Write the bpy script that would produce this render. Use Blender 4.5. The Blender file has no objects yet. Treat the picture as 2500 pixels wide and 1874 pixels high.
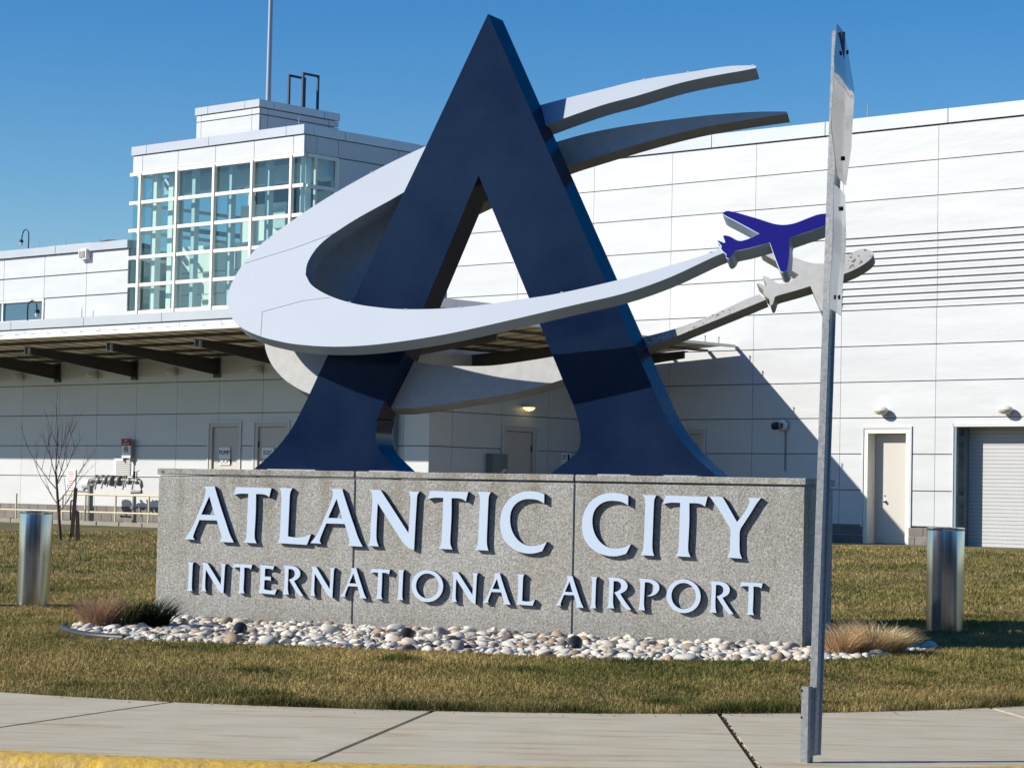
import bpy, bmesh, math, random
import numpy as np
from mathutils import Vector, Matrix
from mathutils.geometry import tessellate_polygon
random.seed(7); np.random.seed(7)
R = math.radians
sc = bpy.context.scene

# ------------------------------------------------------------------ camera
F, W, H = 5750.0, 2500.0, 1874.0
PITCH, ROLL, EYE = math.atan(281.5/5750), 0.021, 1.25
fw = np.array([0, math.cos(PITCH), math.sin(PITCH)])
_u0 = np.array([0, -math.sin(PITCH), math.cos(PITCH)]); _r0 = np.array([1., 0, 0])
rt = _r0*math.cos(ROLL)+_u0*math.sin(ROLL); up = _u0*math.cos(ROLL)-_r0*math.sin(ROLL)
CAM = np.array([0, 0, EYE])
cd = bpy.data.cameras.new('camera'); cam = bpy.data.objects.new('camera', cd)
sc.collection.objects.link(cam); sc.camera = cam
cam.matrix_world = Matrix(((rt[0], up[0], -fw[0], 0), (rt[1], up[1], -fw[1], 0), (rt[2], up[2], -fw[2], EYE), (0, 0, 0, 1)))
cd.sensor_width = 36; cd.lens = F/W*36; cd.clip_start = .1; cd.clip_end = 3000

# ------------------------------------------------------------------ sky, sun, exposure
SUNEL = math.atan(1/1.799); SUNV = Vector((1.7586, .3763, -1.0)).normalized()
wd = bpy.data.worlds.new('World'); sc.world = wd; wd.use_nodes = True
nt = wd.node_tree; nt.nodes.clear()
sky = nt.nodes.new('ShaderNodeTexSky'); sky.sky_type = 'NISHITA'; sky.sun_disc = False
sky.sun_elevation = SUNEL; sky.sun_rotation = math.atan2(-1.7586, -.3763)
sky.air_density = 1.0; sky.dust_density = .05; sky.ozone_density = 3.0; sky.altitude = 0
hs = nt.nodes.new('ShaderNodeHueSaturation'); hs.inputs['Saturation'].default_value = 1.46; hs.inputs['Value'].default_value = 1.08; hs.inputs['Hue'].default_value = .509
bg = nt.nodes.new('ShaderNodeBackground'); bg.inputs[1].default_value = .085
wo = nt.nodes.new('ShaderNodeOutputWorld')
nt.links.new(sky.outputs[0], hs.inputs['Color']); nt.links.new(hs.outputs[0], bg.inputs[0]); nt.links.new(bg.outputs[0], wo.inputs[0])
sd = bpy.data.lights.new('sun', 'SUN'); sd.energy = 5.0; sd.angle = R(.5); sd.color = (1, .93, .80)
so = bpy.data.objects.new('sun', sd); sc.collection.objects.link(so)
so.rotation_euler = SUNV.to_track_quat('-Z', 'Y').to_euler(); so.location = (-30, -10, 40)
sc.view_settings.view_transform = 'Standard'; sc.view_settings.look = 'None'
sc.view_settings.exposure = .4; sc.view_settings.gamma = 1

# ------------------------------------------------------------------ geometry of the place
TH = R(47.8)                                   # terminal: u along the facade, w into the building, z up
BD = np.array([math.sin(TH), -math.cos(TH), 0]); BN = np.array([-math.cos(TH), -math.sin(TH), 0])
TM = R(25.9)                                   # monument: s along the front, depth behind it
MD = np.array([math.cos(TM), -math.sin(TM), 0]); MN = np.array([-math.sin(TM), -math.cos(TM), 0]); MK = -18.034
def ray(x, y): return fw*F+rt*(x-W/2)-up*(y-H/2)
def hit(x, y, n, k):
    d = ray(x, y); n = np.array(n, float); t = (k-n@CAM)/(n@d); return CAM+t*d

# ------------------------------------------------------------------ materials
def mat(name, col, rough=.5, metal=0., spec=.5, var=0., vscale=3., bump=0., bscale=40., bdist=.01, coat=0., col2=None, stretch=None, rnd=0.):
    m = bpy.data.materials.new(name); m.use_nodes = True; t = m.node_tree; b = t.nodes['Principled BSDF']
    b.inputs['Roughness'].default_value = rough; b.inputs['Metallic'].default_value = metal
    b.inputs['Specular IOR Level'].default_value = spec; b.inputs['Coat Weight'].default_value = coat; b.inputs['Coat Roughness'].default_value = .06
    b.inputs['Base Color'].default_value = (*col, 1)
    tc = t.nodes.new('ShaderNodeNewGeometry'); mp = t.nodes.new('ShaderNodeMapping'); t.links.new(tc.outputs['Position'], mp.inputs[0])
    if stretch: mp.inputs['Scale'].default_value = stretch
    if var or col2:
        n = t.nodes.new('ShaderNodeTexNoise'); n.inputs['Scale'].default_value = vscale; n.inputs['Detail'].default_value = 6; n.inputs['Roughness'].default_value = .6
        t.links.new(mp.outputs[0], n.inputs[0])
        r = t.nodes.new('ShaderNodeValToRGB'); r.color_ramp.elements[0].position = .32; r.color_ramp.elements[1].position = .68
        c2 = col2 or tuple(c*(1-var) for c in col)
        r.color_ramp.elements[0].color = (*c2, 1); r.color_ramp.elements[1].color = (*col, 1)
        t.links.new(n.outputs[0], r.inputs[0]); t.links.new(r.outputs[0], b.inputs['Base Color'])
    if rnd:
        oi = t.nodes.new('ShaderNodeObjectInfo'); mr = t.nodes.new('ShaderNodeMapRange'); mr.inputs[3].default_value = 1-rnd; t.links.new(oi.outputs['Random'], mr.inputs[0])
        hv = t.nodes.new('ShaderNodeHueSaturation'); hv.inputs['Color'].default_value = (*col, 1); t.links.new(mr.outputs[0], hv.inputs['Value'])
        if b.inputs['Base Color'].is_linked: t.links.new(b.inputs['Base Color'].links[0].from_socket, hv.inputs['Color'])
        t.links.new(hv.outputs[0], b.inputs['Base Color'])
    if bump:
        n2 = t.nodes.new('ShaderNodeTexNoise'); n2.inputs['Scale'].default_value = bscale; n2.inputs['Detail'].default_value = 4
        t.links.new(mp.outputs[0], n2.inputs[0])
        bp = t.nodes.new('ShaderNodeBump'); bp.inputs['Strength'].default_value = bump; bp.inputs['Distance'].default_value = bdist
        t.links.new(n2.outputs[0], bp.inputs['Height']); t.links.new(bp.outputs[0], b.inputs['Normal'])
    return m
M = {}
M['panel'] = mat('white_metal_panel', (.57, .59, .615), .33, var=.07, vscale=.9, bump=.5, bscale=.8, bdist=.035, spec=.5, stretch=(.6, .6, 2.4), rnd=.045)
M['coping'] = mat('metal_coping', (.50, .52, .56), .3, metal=.3, var=.06, vscale=.8, bump=.2, bscale=1.2, bdist=.02)
M['joint'] = mat('dark_joint_backing', (.27, .27, .28), .8)
M['cream'] = mat('cream_mullion_paint', (.78, .755, .68), .4)
M['block'] = mat('grey_block', (.22, .20, .185), .85, rnd=.2, var=.25, vscale=5, bump=.3, bscale=60, bdist=.004)
M['mortar'] = mat('mortar', (.42, .40, .37), .9)
M['doorp'] = mat('door_beige_paint', (.50, .48, .45), .45, var=.04, vscale=2)
M['dark'] = mat('black_hardware', (.012, .012, .014), .45)
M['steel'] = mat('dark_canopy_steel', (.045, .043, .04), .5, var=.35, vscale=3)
M['galv'] = mat('galvanised_steel', (.46, .48, .49), .45, metal=.35, var=.4, vscale=55, bump=.15, bscale=120, bdist=.002)
M['silver'] = mat('brushed_steel', (.54, .55, .57), .19, metal=1., bump=.2, bscale=2.2, bdist=.012, stretch=(8, 8, .25), var=.2, vscale=5)
M['navy'] = mat('navy_gloss_paint', (.010, .022, .056), .20, spec=.2, col2=(.002, .009, .036), vscale=.9, coat=0, bump=.12, bscale=1.1, bdist=.02)  # lighter noise patches put soft gloss reflections into the paint colour
M['pale'] = mat('pale_blue_white_paint', (.385, .435, .515), .5, spec=.15, var=.03, vscale=1.5)
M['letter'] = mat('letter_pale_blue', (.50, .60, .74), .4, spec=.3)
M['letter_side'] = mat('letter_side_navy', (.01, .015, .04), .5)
M['blue'] = mat('ultramarine_paint', (.006, .005, .14), .6, spec=.05)
M['trim'] = mat('pale_blue_trim', (.36, .52, .68), .4)
M['flagpole'] = mat('grey_pole_paint', (.33, .36, .42), .35, metal=.3)
M['rail'] = mat('cream_yellow_rail', (.66, .58, .40), .45, var=.15, vscale=9)
M['pipe'] = mat('grey_pipe_metal', (.22, .23, .23), .5, metal=.4, var=.3, vscale=14)
M['frame_dark'] = mat('dark_navy_steel', (.01, .014, .035), .5)
M['shutter'] = mat('roller_shutter', (.47, .48, .50), .4, var=.05, vscale=2)
M['bark'] = mat('sapling_bark', (.10, .065, .05), .85, var=.4, vscale=30)
M['wood'] = mat('stake_wood', (.07, .05, .04), .9, var=.4, vscale=30)
M['soil'] = mat('dark_soil', (.045, .03, .02), .95, var=.5, vscale=20, bump=.6, bscale=60, bdist=.02)
M['edging'] = mat('black_plastic_edging', (.03, .032, .036), .5)
M['yellow'] = mat('yellow_kerb_paint', (.62, .40, .04), .6, col2=(.42, .29, .09), vscale=13, bump=.8, bscale=14, bdist=.02)
M['asphalt'] = mat('asphalt', (.05, .05, .052), .9, var=.3, vscale=30, bump=.5, bscale=150, bdist=.006)
M['red'] = mat('stop_red_sheeting', (.10, .006, .03), .06, spec=.5, bump=.2, bscale=4, bdist=.008, stretch=(1, 1, 2))
M['white_sheet'] = mat('white_sign_sheeting', (.42, .42, .44), .06, spec=.5, bump=.25, bscale=7, bdist=.008)
M['alum'] = mat('aluminium_sign_edge', (.6, .61, .63), .35, metal=.8)
M['white'] = mat('white_paint', (.8, .8, .79), .5)
M['redp'] = mat('red_print', (.28, .008, .012), .5)
M['black_print'] = mat('black_print', (.01, .01, .01), .7, spec=.1)
M['white_pipe'] = mat('light_grey_housing', (.62, .62, .60), .45)
M['meter'] = mat('meter_cabinet', (.16, .20, .20), .5)
M['lens'] = mat('frosted_lens', (.55, .52, .42), .25)
M['tower_int'] = mat('interior_white_wall', (.72, .74, .70), .7)
M['int_blue'] = mat('interior_blue_grey_steel', (.16, .24, .30), .6)
M['int_pale'] = mat('interior_pale_teal_paint', (.42, .52, .54), .6)
M['sidepale'] = mat('pale_blue_grey_edge', (.30, .38, .46), .45)
M['apron'] = mat('pale_concrete_apron', (.28, .26, .225), .85, var=.15, vscale=3)

def glow(name, col, st):
    m = bpy.data.materials.new(name); m.use_nodes = True; b = m.node_tree.nodes['Principled BSDF']
    b.inputs['Base Color'].default_value = (*col, 1); b.inputs['Emission Color'].default_value = (*col, 1); b.inputs['Emission Strength'].default_value = st
    return m
M['lit'] = glow('lit_lens', (1., .78, .35), 1.3)
def glassmat(name, tint, gl):
    m = bpy.data.materials.new(name); m.use_nodes = True; t = m.node_tree; t.nodes.clear()
    o = t.nodes.new('ShaderNodeOutputMaterial'); a = t.nodes.new('ShaderNodeBsdfTransparent'); a.inputs[0].default_value = (*tint, 1)
    g = t.nodes.new('ShaderNodeBsdfGlossy'); g.inputs['Roughness'].default_value = .02; g.inputs[0].default_value = (.85, .95, 1, 1)
    f = t.nodes.new('ShaderNodeFresnel'); f.inputs[0].default_value = 1.5
    ma = t.nodes.new('ShaderNodeMath'); ma.operation = 'ADD'; ma.inputs[1].default_value = gl; ma.use_clamp = True
    x = t.nodes.new('ShaderNodeMixShader'); t.links.new(f.outputs[0], ma.inputs[0]); ge = t.nodes.new('ShaderNodeNewGeometry'); inv = t.nodes.new('ShaderNodeMath'); inv.operation = 'SUBTRACT'; inv.inputs[0].default_value = 1; t.links.new(ge.outputs['Backfacing'], inv.inputs[1])
    mu = t.nodes.new('ShaderNodeMath'); mu.operation = 'MULTIPLY'; t.links.new(ma.outputs[0], mu.inputs[0]); t.links.new(inv.outputs[0], mu.inputs[1]); t.links.new(mu.outputs[0], x.inputs[0])
    t.links.new(a.outputs[0], x.inputs[1]); t.links.new(g.outputs[0], x.inputs[2]); t.links.new(x.outputs[0], o.inputs[0])
    return m
M['glass'] = glassmat('green_tinted_glass', (.87, .94, .93), .06)
M['window'] = mat('blue_office_glass', (.03, .09, .15), .05, spec=1., coat=.3)
def transl():
    m = bpy.data.materials.new('fibreglass_roof_panel'); m.use_nodes = True; t = m.node_tree; b = t.nodes['Principled BSDF']
    b.inputs['Base Color'].default_value = (.66, .60, .46, 1); b.inputs['Roughness'].default_value = .6
    tr = t.nodes.new('ShaderNodeBsdfTranslucent'); tr.inputs[0].default_value = (.80, .70, .50, 1)
    x = t.nodes.new('ShaderNodeMixShader'); x.inputs[0].default_value = .15
    t.links.new(b.outputs[0], x.inputs[1]); t.links.new(tr.outputs[0], x.inputs[2]); t.links.new(x.outputs[0], t.nodes['Material Output'].inputs[0])
    return m
M['fibre'] = transl()

def N(t, kind, **kw):
    n = t.nodes.new(kind)
    for k, v in kw.items(): n.inputs[k].default_value = v
    return n
def ramp(t, stops):
    r = t.nodes.new('ShaderNodeValToRGB'); e = r.color_ramp.elements
    e[0].position, e[0].color = stops[0][0], (*stops[0][1], 1); e[1].position, e[1].color = stops[-1][0], (*stops[-1][1], 1)
    for p, c in stops[1:-1]:
        q = e.new(p); q.color = (*c, 1)
    return r
def concrete_aggregate():                       # exposed aggregate precast of the plinth
    m = bpy.data.materials.new('exposed_aggregate_concrete'); m.use_nodes = True; t = m.node_tree; b = t.nodes['Principled BSDF']; L = t.links
    tc = t.nodes.new('ShaderNodeTexCoord'); geo = t.nodes.new('ShaderNodeNewGeometry')
    v = N(t, 'ShaderNodeTexVoronoi', Scale=85.); n = N(t, 'ShaderNodeTexNoise', Scale=62., Detail=5.); big = N(t, 'ShaderNodeTexNoise', Scale=1.7, Detail=5.)
    for q in (v, n, big): L.new(geo.outputs['Position'], q.inputs['Vector'])
    r1 = ramp(t, [(.3, (.225, .227, .22)), (.5, (.34, .343, .333)), (.72, (.49, .50, .495))]); L.new(n.outputs[0], r1.inputs[0])
    r2 = ramp(t, [(.15, (.72, .72, .72)), (.5, (.95, .95, .95)), (.9, (1.18, 1.17, 1.14))]); L.new(v.outputs['Color'], r2.inputs[0])
    mx = t.nodes.new('ShaderNodeMix'); mx.data_type = 'RGBA'; mx.blend_type = 'MULTIPLY'; mx.inputs[0].default_value = .8
    L.new(r1.outputs[0], mx.inputs[6]); L.new(r2.outputs[0], mx.inputs[7])
    r3 = ramp(t, [(.3, (.86, .82, .76)), (.7, (1, 1, 1))]); L.new(big.outputs[0], r3.inputs[0])
    # rain streaks: long vertical noise, strongest just below the cap
    mp = N(t, 'ShaderNodeMapping'); mp.inputs['Scale'].default_value = (3.2, 3.2, .25); L.new(geo.outputs['Position'], mp.inputs[0])
    st = N(t, 'ShaderNodeTexNoise', Scale=2.2, Detail=6.); L.new(mp.outputs[0], st.inputs['Vector'])
    sx = t.nodes.new('ShaderNodeSeparateXYZ'); L.new(geo.outputs['Position'], sx.inputs[0])
    mr = N(t, 'ShaderNodeMapRange'); mr.inputs[1].default_value = .5; mr.inputs[2].default_value = 1.5; mr.inputs[3].default_value = 0.; mr.inputs[4].default_value = 1.; L.new(sx.outputs[2], mr.inputs[0])
    r4 = ramp(t, [(.45, (0, 0, 0)), (.66, (1, 1, 1))]); L.new(st.outputs[0], r4.inputs[0])
    mu = t.nodes.new('ShaderNodeMath'); mu.operation = 'MULTIPLY'; L.new(r4.outputs[0], mu.inputs[0]); L.new(mr.outputs[0], mu.inputs[1])
    mx2 = t.nodes.new('ShaderNodeMix'); mx2.data_type = 'RGBA'; mx2.blend_type = 'MULTIPLY'; mx2.inputs[0].default_value = 1
    L.new(mx.outputs[2], mx2.inputs[6]); L.new(r3.outputs[0], mx2.inputs[7])
    mx3 = t.nodes.new('ShaderNodeMix'); mx3.data_type = 'RGBA'; mx3.blend_type = 'MULTIPLY'; L.new(mu.outputs[0], mx3.inputs[0]); L.new(mx2.outputs[2], mx3.inputs[6]); mx3.inputs[7].default_value = (.74, .71, .62, 1)
    oi = t.nodes.new('ShaderNodeObjectInfo'); mo = t.nodes.new('ShaderNodeMapRange'); mo.inputs[3].default_value = .90; mo.inputs[4].default_value = 1.04; L.new(oi.outputs['Random'], mo.inputs[0])
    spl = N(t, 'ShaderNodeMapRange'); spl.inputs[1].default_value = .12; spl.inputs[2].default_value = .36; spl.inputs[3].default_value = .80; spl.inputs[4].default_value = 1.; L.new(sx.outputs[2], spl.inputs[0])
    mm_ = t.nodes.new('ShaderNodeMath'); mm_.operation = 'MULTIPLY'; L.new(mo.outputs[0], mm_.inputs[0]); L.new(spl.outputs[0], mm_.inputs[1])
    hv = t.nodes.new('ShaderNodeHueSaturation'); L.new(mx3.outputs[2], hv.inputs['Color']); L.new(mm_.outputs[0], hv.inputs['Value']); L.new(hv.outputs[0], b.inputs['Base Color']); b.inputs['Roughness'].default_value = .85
    bp = N(t, 'ShaderNodeBump'); bp.inputs['Strength'].default_value = .7; bp.inputs['Distance'].default_value = .007
    L.new(n.outputs[0], bp.inputs['Height']); L.new(bp.outputs[0], b.inputs['Normal'])
    return m
M['aggregate'] = concrete_aggregate()
def sidewalk_mat():
    m = bpy.data.materials.new('brushed_concrete_slab'); m.use_nodes = True; t = m.node_tree; b = t.nodes['Principled BSDF']; L = t.links
    geo = t.nodes.new('ShaderNodeNewGeometry')
    n = N(t, 'ShaderNodeTexNoise', Scale=2.5, Detail=8.); L.new(geo.outputs['Position'], n.inputs['Vector'])
    r1 = ramp(t, [(.3, (.45, .405, .30)), (.7, (.53, .475, .36))]); L.new(n.outputs[0], r1.inputs[0])
    f = N(t, 'ShaderNodeTexNoise', Scale=160., Detail=3.); L.new(geo.outputs['Position'], f.inputs['Vector'])
    mp = N(t, 'ShaderNodeMapping'); mp.inputs['Scale'].default_value = (.35, 2.6, 1); L.new(geo.outputs['Position'], mp.inputs[0])
    s = N(t, 'ShaderNodeTexNoise', Scale=3.2, Detail=9., Roughness=.7); L.new(mp.outputs[0], s.inputs['Vector'])
    r2 = ramp(t, [(.52, (0, 0, 0)), (.68, (1, 1, 1))]); L.new(s.outputs[0], r2.inputs[0])
    mx = t.nodes.new('ShaderNodeMix'); mx.data_type = 'RGBA'; mm = t.nodes.new('ShaderNodeMath'); mm.operation = 'MULTIPLY'; mm.inputs[1].default_value = .9
    L.new(r2.outputs[0], mm.inputs[0]); L.new(mm.outputs[0], mx.inputs[0]); L.new(r1.outputs[0], mx.inputs[6]); mx.inputs[7].default_value = (.34, .235, .11, 1)
    rf = ramp(t, [(.3, (.74, .74, .74)), (.7, (1.10, 1.10, 1.10))]); L.new(f.outputs[0], rf.inputs[0])
    mx2 = t.nodes.new('ShaderNodeMix'); mx2.data_type = 'RGBA'; mx2.blend_type = 'MULTIPLY'; mx2.inputs[0].default_value = 1
    L.new(mx.outputs[2], mx2.inputs[6]); L.new(rf.outputs[0], mx2.inputs[7]); L.new(mx2.outputs[2], b.inputs['Base Color'])
    b.inputs['Roughness'].default_value = .85
    mp2 = N(t, 'ShaderNodeMapping'); mp2.inputs['Scale'].default_value = (4, 60, 1); L.new(geo.outputs['Position'], mp2.inputs[0])
    br = N(t, 'ShaderNodeTexNoise', Scale=2., Detail=5.); L.new(mp2.outputs[0], br.inputs['Vector'])
    bp = N(t, 'ShaderNodeBump'); bp.inputs['Strength'].default_value = .35; bp.inputs['Distance'].default_value = .006
    L.new(br.outputs[0], bp.inputs['Height']); L.new(bp.outputs[0], b.inputs['Normal'])
    return m
M['slab'] = sidewalk_mat()
def speckled():                                 # grey-white paint, flaking in specks towards the right (object X)
    m = bpy.data.materials.new('flaking_grey_white_paint'); m.use_nodes = True; t = m.node_tree; b = t.nodes['Principled BSDF']; L = t.links
    tc = t.nodes.new('ShaderNodeTexCoord')
    n0 = N(t, 'ShaderNodeTexNoise', Scale=14., Detail=3.); L.new(tc.outputs['Object'], n0.inputs['Vector'])
    n = N(t, 'ShaderNodeTexNoise', Scale=38., Detail=2.); L.new(tc.outputs['Object'], n.inputs['Vector'])
    r1 = ramp(t, [(.60, (0, 0, 0)), (.64, (1, 1, 1))]); L.new(n.outputs[0], r1.inputs[0])
    sx = t.nodes.new('ShaderNodeSeparateXYZ'); L.new(tc.outputs['Object'], sx.inputs[0])
    def band(a, c, d, e):
        q = N(t, 'ShaderNodeMapRange'); q.inputs[1].default_value = a; q.inputs[2].default_value = c; q.inputs[3].default_value = 0; q.inputs[4].default_value = 1; L.new(sx.outputs[0], q.inputs[0])
        p = N(t, 'ShaderNodeMapRange'); p.inputs[1].default_value = d; p.inputs[2].default_value = e; p.inputs[3].default_value = 1; p.inputs[4].default_value = 0; L.new(sx.outputs[0], p.inputs[0])
        mu = t.nodes.new('ShaderNodeMath'); mu.operation = 'MULTIPLY'; L.new(q.outputs[0], mu.inputs[0]); L.new(p.outputs[0], mu.inputs[1]); return mu
    a1 = band(1.05, 1.3, 2.15, 2.25); a2 = band(2.95, 3.1, 9, 10)
    ad = t.nodes.new('ShaderNodeMath'); ad.operation = 'ADD'; ad.use_clamp = True; L.new(a1.outputs[0], ad.inputs[0]); L.new(a2.outputs[0], ad.inputs[1])
    lowz = N(t, 'ShaderNodeMapRange'); lowz.inputs[1].default_value = 2.2; lowz.inputs[2].default_value = 2.4; lowz.inputs[3].default_value = 1; lowz.inputs[4].default_value = 0; L.new(sx.outputs[2], lowz.inputs[0])
    m0 = t.nodes.new('ShaderNodeMath'); m0.operation = 'MULTIPLY'; L.new(ad.outputs[0], m0.inputs[0]); L.new(lowz.outputs[0], m0.inputs[1])
    mu = t.nodes.new('ShaderNodeMath'); mu.operation = 'MULTIPLY'; L.new(r1.outputs[0], mu.inputs[0]); L.new(m0.outputs[0], mu.inputs[1])
    mx = t.nodes.new('ShaderNodeMix'); mx.data_type = 'RGBA'; L.new(mu.outputs[0], mx.inputs[0])
    rb = ramp(t, [(.35, (.37, .385, .40)), (.65, (.42, .43, .44))]); L.new(n0.outputs[0], rb.inputs[0]); L.new(rb.outputs[0], mx.inputs[6])
    mx.inputs[7].default_value = (.10, .09, .085, 1); L.new(mx.outputs[2], b.inputs['Base Color']); b.inputs['Roughness'].default_value = .5
    return m
M['flaking'] = speckled()
M['grey_edge'] = mat('grey_painted_edge', (.30, .30, .28), .6, var=.2, vscale=6)

def attr_mat(name, rough, trans=0.):
    m = bpy.data.materials.new(name); m.use_nodes = True; t = m.node_tree; b = t.nodes['Principled BSDF']
    a = t.nodes.new('ShaderNodeAttribute'); a.attribute_name = 'col'; t.links.new(a.outputs[0], b.inputs['Base Color']); b.inputs['Roughness'].default_value = rough
    b.inputs['Specular IOR Level'].default_value = .2
    if trans:
        tr = t.nodes.new('ShaderNodeBsdfTranslucent'); t.links.new(a.outputs[0], tr.inputs[0]); x = t.nodes.new('ShaderNodeMixShader'); x.inputs[0].default_value = trans
        t.links.new(b.outputs[0], x.inputs[1]); t.links.new(tr.outputs[0], x.inputs[2]); t.links.new(x.outputs[0], t.nodes['Material Output'].inputs[0])
    return m
M['blade'] = attr_mat('grass_blade', .7, .25)
def lawn_mat():
    m = bpy.data.materials.new('winter_lawn_soil'); m.use_nodes = True; t = m.node_tree; b = t.nodes['Principled BSDF']; L = t.links
    geo = t.nodes.new('ShaderNodeNewGeometry')
    n = N(t, 'ShaderNodeTexNoise', Scale=.8, Detail=6.); f = N(t, 'ShaderNodeTexNoise', Scale=30., Detail=6.)
    for q in (n, f): L.new(geo.outputs['Position'], q.inputs['Vector'])
    r1 = ramp(t, [(.35, (.10, .105, .032)), (.6, (.20, .16, .065))]); L.new(n.outputs[0], r1.inputs[0])
    r2 = ramp(t, [(.3, (.45, .45, .45)), (.7, (1.2, 1.2, 1.2))]); L.new(f.outputs[0], r2.inputs[0])
    mx = t.nodes.new('ShaderNodeMix'); mx.data_type = 'RGBA'; mx.blend_type = 'MULTIPLY'; mx.inputs[0].default_value = 1
    L.new(r1.outputs[0], mx.inputs[6]); L.new(r2.outputs[0], mx.inputs[7]); L.new(mx.outputs[2], b.inputs['Base Color']); b.inputs['Roughness'].default_value = .95
    bp = N(t, 'ShaderNodeBump'); bp.inputs['Strength'].default_value = .8; bp.inputs['Distance'].default_value = .04; L.new(f.outputs[0], bp.inputs['Height']); L.new(bp.outputs[0], b.inputs['Normal'])
    return m
M['lawn'] = lawn_mat()
def stonemat(name, c1, c2):
    return mat(name, c1, .7, col2=c2, vscale=6, bump=.2, bscale=30, bdist=.006)
STONES = [stonemat('white_pebble', (.68, .64, .55), (.56, .52, .44)), stonemat('cream_pebble', (.60, .52, .40), (.47, .41, .31)),
          stonemat('grey_pebble', (.33, .32, .29), (.24, .23, .21)), stonemat('pale_grey_pebble', (.55, .53, .48), (.43, .42, .38)),
          stonemat('brown_pebble', (.36, .27, .18), (.26, .19, .13)), stonemat('dark_pebble', (.17, .14, .13), (.12, .10, .095)), stonemat('ochre_pebble', (.50, .36, .17), (.38, .27, .13))]

# ------------------------------------------------------------------ object helpers
COL = sc.collection
def link(o, parent=None):
    COL.objects.link(o)
    if parent is not None: o.parent = parent
    return o
class Frame:
    """local axes: world = ox + X*a + Y*b + Z*c, rotated about z"""
    def __init__(s, base, ax, ay): s.base = np.array(base, float); s.ax = np.array(ax, float); s.ay = np.array(ay, float); s.rz = math.atan2(ax[1], ax[0])
    def world(s, p): return s.base+s.ax*p[0]+s.ay*p[1]+np.array([0, 0, p[2]])
FB = Frame((0, 0, 0), BD, -BN)
FM = Frame(MN*MK, MD, -MN)
FW = Frame((0, 0, 0), (1, 0, 0), (0, 1, 0))
ORG = {}
def thing(name, label, cat, frame, org, group=None):
    o = bpy.data.objects.new(name, None); o.empty_display_size = .2; link(o)
    o.location = frame.world(org); o.rotation_euler = (0, 0, frame.rz)
    o['label'] = label; o['category'] = cat
    if group: o['group'] = group
    ORG[o.name] = np.array(org, float); o['_f'] = 0; del o['_f']
    return o
def tag(o, label, cat, group=None):
    o['label'] = label; o['category'] = cat
    if group: o['group'] = group
    return o
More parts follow.
